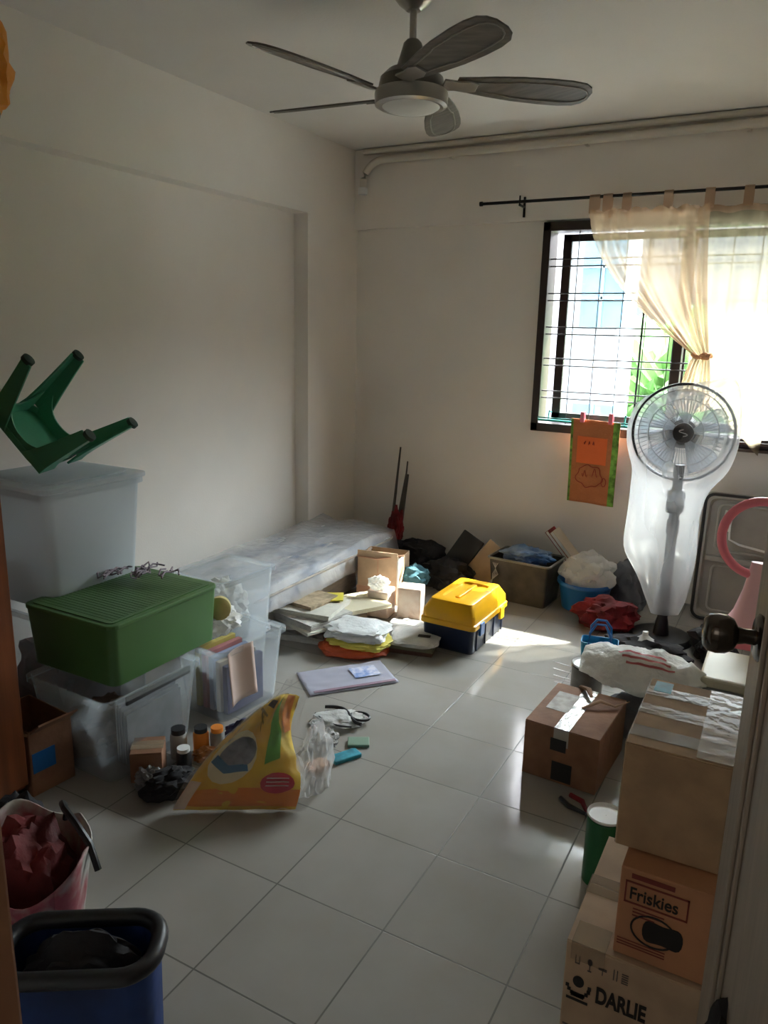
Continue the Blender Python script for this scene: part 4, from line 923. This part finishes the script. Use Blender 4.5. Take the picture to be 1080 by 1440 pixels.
m.hull([(-.072 + .008 * math.cos(a), yf, .316 + .008 * math.sin(a)) for a in [2 * PI * k / 12 for k in range(12)]], [(-.072 + .008 * math.cos(a), yf - .0006, .316 + .008 * math.sin(a)) for a in [2 * PI * k / 12 for k in range(12)]])
m.box(-.0735, -.0705, yf - .0006, yf, .296, .312).box(-.078, -.066, yf - .0006, yf, .294, .297)
m.box(-.045, -.02, yf - .0006, yf, .308, .314).box(-.034, -.031, yf - .0006, yf, .298, .314)
m.box(-.0, .003, yf - .0006, yf, .298, .322).box(.01, .013, yf - .0006, yf, .298, .322)
for k in range(5): m.box(.025 + .0, .045, yf - .0006, yf, .298 + .005 * k, .300 + .005 * k)
m.build('handling_marks', mat('faded ink', (.12, .1, .09), .7), dc)
m = M()
for k in range(4): m.box(-.14, -.06 - .006 * k, yf - .0006, yf, .150 - .010 * k, .154 - .010 * k)
m.build('small_print', MATS['faded ink'], dc)
for ch in [o for o in COL.objects if o.parent == pf2 and o.name.split('.')[0] != 'box_body']:
    ch.location.x += (ch.location.x + .085) * -.2 if ch.name.startswith('brand_text') else -.085 * .2; ch.scale.x *= .8
for ch in [o for o in COL.objects if o.parent == dc and o.name.split('.')[0] in ('handling_marks', 'small_print', 'emblem')]:
    k_ = .85 if ch.name.startswith('emblem') else .62
    ch.location.x += -.15 * (1 - k_); ch.scale.x *= k_
gc = thing('green_can', 'tall green tin with silver lid between the cartons and the tiles', 'tin', (-.325, 1.93, 0))
M().lathe([(.001, 0), (.05, 0), (.05, .196), (.048, .199)], n=32).build('can_body', GCAN, gc, smooth=True, ang=35)
M().lathe([(.049, .203), (.052, .207), (.05, .212), (.044, .205), (.001, .205)], n=32, cap=False).build('can_lid', mat('bright tin', (.8, .8, .78), .35), gc, smooth=True, ang=35)
sec = thing('secateurs', 'dark red handled pliers on the floor beside the green tin', 'pliers', (-.44, 2.20, .012), (0, 0, R(-35)))
M().tube([(-.09, .02, 0), (-.04, .028, .004), (.02, .0, 0)], [.008, .009, .005], 8).build('handle', REDC, sec, smooth=True)
M().tube([(-.09, -.02, 0), (-.04, -.028, .004), (.02, .0, 0)], [.008, .009, .005], 8).build('handle', BLACK, sec, smooth=True)
M().box(.015, .07, -.01, .01, -.006, .006).build('jaw', mat('dark steel', (.1, .1, .1), .3, .8), sec, bevel=.003)

# dark bag behind the door foot
tag(M().blob((0, 0, 0), (.05, .07, .12), 121, .3).build('dark_bag', BLACKC, loc=(.045, 1.0, .45), smooth=True), 'dark bag hanging on the inner face of the open door', 'bag')

# ------------------------------------------------------------------ left foreground
rb = thing('red_carrier_bag', 'white and red carrier bag with black handles near the doorway', 'bag', (-1.52, 1.0, 0), (0, 0, R(-20)))
def rbag(u, v):
    a = u * 2 * PI; k = 1 + .08 * math.sin(3 * a + 1) + .04 * math.sin(7 * a)
    r = lerp(.14, .19, v) * k; z = .26 * v + (.03 * math.sin(2 * a) + .018 * math.sin(5 * a)) * v
    return Vector((r * math.cos(a) * 1.05, r * math.sin(a) * .8, z + .003))
M().grid(rbag, 60, 14).build('bag_wall', mat('white red bag', (.5, .48, .43), .5, col2=(.36, .07, .09), vscale=7, bump=.5, bscale=20, blend=(.36, .52)), rb, smooth=True, solid=.004, ang=180)
M().blob((0, 0, .0), (.15, .115, .19), 131, .25).build('red_lining', mat('dark red lining', (.13, .01, .01), .75, var=.5, vscale=8, bump=.5), rb, smooth=True)
for s in (-1, 1): M().tube([(-.10, s * .13, .22), (-.085, s * .125, .27), (-.05, s * .11, .30), (0, s * .10, .315), (.06, s * .105, .305), (.12, s * .115, .275), (.15, s * .12, .22)], .009, 8).build('bag_handle', BLACK, rb, smooth=True)
bbn = thing('blue_bag', 'dark blue fabric bag with black padded rim in the near left corner', 'bag', (-1.075, .80, 0), (0, 0, R(33)))
M().openbox(.29, .15, .335, .012, .96, .05).build('bag_body', DEEPBLUE, bbn, smooth=True, ang=40)
M().tube([(x, y, .335) for x, y in rrect(.29, .15, .06, 6)], .017, 12, closed=True).build('bag_rim', BLACK, bbn, smooth=True)
M().blob((0, 0, .17), (.13, .065, .12), 132, .2).build('bag_lining', BLACKC, bbn, smooth=True)
tag(M().blob((0, 0, 0), (.11, .09, .12), 133, .3).build('dark_bag', BLACKC, loc=(-1.80, 1.16, 0), smooth=True), 'black bag on the floor at the foot of the wardrobe', 'bag')

# ------------------------------------------------------------------ outside
OUTW = mat('render white', (.18, .19, .21), .8, var=.04, vscale=.5)
bd = thing('apartment_block', 'white apartment building seen through the left window pane', 'building', (-9.2, 16, -8))
M().box(-6, 5.75, 0, 1.8, 0, 18).build('building_wall', OUTW, bd)
for fz in (9.65, 12.9, 6.4):
    for fx in (5.42, 1.7, -1.9):
        w_ = M().box(fx - .42, fx + .42, -.08, .02, fz, fz + 1.7).build('building_window', mat('blue outside glass', (.05, .11, .16), .15, var=.2, vscale=2), bd)
        M().box(fx - .45, fx + .45, -.12, -.08, fz + .55, fz + .6).box(fx - .02, fx + .02, -.12, -.08, fz, fz + 1.7).box(fx - .45, fx + .45, -.12, -.08, fz + 1.15, fz + 1.19).build('window_bars', mat('outside frame', (.12, .15, .18), .5), w_)
LEAF = mat('tree leaves', (.06, .15, .035), .7, col2=(.03, .10, .015), vscale=1.6, bump=1, bscale=6)
LEAF2 = mat('bright leaves', (.12, .24, .06), .7, col2=(.05, .12, .025), vscale=1.6, bump=1, bscale=6)
def tree(x, y, r, h, m_, lb, seed):
    t = thing('tree', lb, 'tree', (x, y, -8), group='trees outside the window')
    M().tube([(0, 0, 0), (.2, .1, h * .6)], [.25, .12], 10).build('trunk', mat('bark', (.1, .06, .04), .9), t, smooth=True)
    m = M(); rnd = random.Random(seed)
    m.blob((0, 0, h - r), (r, r, r * .9), seed, .7, 3.5, False, 5)
    for k in range(5): m.blob((rnd.uniform(-r, r), rnd.uniform(-r, 0), h - r + rnd.uniform(-r, r * .5)), (r * .55,) * 3, seed + k, .8, 4, False, 4)
    m.build('crown', m_, t, smooth=False)
tree(-3.2, 23, 2.8, 9.9, LEAF2, 'bright green tree just right of the white building', 201)
tree(4.5, 27, 2.6, 9.8, LEAF, 'darker green tree behind the peach tied curtain', 202)
tree(7.5, 18, 1.9, 9.0, LEAF2, 'green tree furthest right behind the sheer curtain', 203)
tree(-2.2, 38, 3.6, 8.8, LEAF, 'far dark tree between building and bright tree', 204)
struct(M().box(-40, 40, 5, 80, -8.2, -8).build('ground_outside', mat('outside paving', (.09, .09, .08), .9, var=.3, vscale=.5)))

# ------------------------------------------------------------------ light
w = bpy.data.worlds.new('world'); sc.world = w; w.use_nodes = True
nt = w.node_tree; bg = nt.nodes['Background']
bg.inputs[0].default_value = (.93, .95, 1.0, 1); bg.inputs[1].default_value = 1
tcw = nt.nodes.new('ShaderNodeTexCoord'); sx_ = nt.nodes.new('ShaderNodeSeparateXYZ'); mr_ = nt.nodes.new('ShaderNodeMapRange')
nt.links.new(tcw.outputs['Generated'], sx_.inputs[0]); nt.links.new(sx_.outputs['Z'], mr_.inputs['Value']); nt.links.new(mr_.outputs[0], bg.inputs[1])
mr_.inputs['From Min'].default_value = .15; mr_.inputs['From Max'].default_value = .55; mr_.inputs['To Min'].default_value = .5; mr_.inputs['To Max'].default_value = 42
sd = bpy.data.lights.new('sun', 'SUN'); sd.energy = 15; sd.angle = R(.6); sd.color = (1, .93, .82)
so = bpy.data.objects.new('sun', sd); COL.objects.link(so)
so.rotation_euler = Vector((-.92, -1.35, -1.5)).to_track_quat('-Z', 'Y').to_euler()
pd = bpy.data.lights.new('portal', 'AREA'); pd.shape = 'RECTANGLE'; pd.size = 1.55; pd.size_y = 1.18; pd.cycles.is_portal = True
po = bpy.data.objects.new('portal', pd); COL.objects.link(po); po.location = (-.63, 4.64, 1.52); po.rotation_euler = (R(-90), 0, 0)
# soft fill light added behind the doorway to brighten the near side
ad = bpy.data.lights.new('corridor_fill', 'AREA'); ad.shape = 'RECTANGLE'; ad.size = 1.2; ad.size_y = .9; ad.energy = 1.6; ad.color = (1, .93, .84)
ao = bpy.data.objects.new('corridor_fill', ad); COL.objects.link(ao); ao.location = (-.3, -1.3, 2.0); ao.rotation_euler = (R(80), 0, R(10))

# ------------------------------------------------------------------ camera
cd = bpy.data.cameras.new('camera'); cam = bpy.data.objects.new('camera', cd); COL.objects.link(cam); sc.camera = cam
cd.sensor_fit = 'VERTICAL'; cd.sensor_height = 36; cd.sensor_width = 27; cd.lens = 1065 / 1440 * 36; cd.clip_start = .02; cd.clip_end = 200
r_ = Vector((.87617642, .4814986, .02177107)); u_ = -Vector((.13088094, -.19420443, -.97219073)); b_ = -Vector((-.46388044, .85466001, -.23317634))
cam.matrix_world = Matrix(((r_.x, u_.x, b_.x, 0), (r_.y, u_.y, b_.y, 0), (r_.z, u_.z, b_.z, 1.5), (0, 0, 0, 1)))
sc.view_settings.view_transform = 'Standard'; sc.view_settings.look = 'None'; sc.view_settings.gamma = 1
sc.view_settings.use_curve_mapping = False; sc.view_settings.exposure = 1.4
sc.cycles.max_bounces = 10; sc.cycles.diffuse_bounces = 6; sc.cycles.transparent_max_bounces = 24
sc.cycles.use_denoising = True; sc.cycles.sample_clamp_indirect = 8
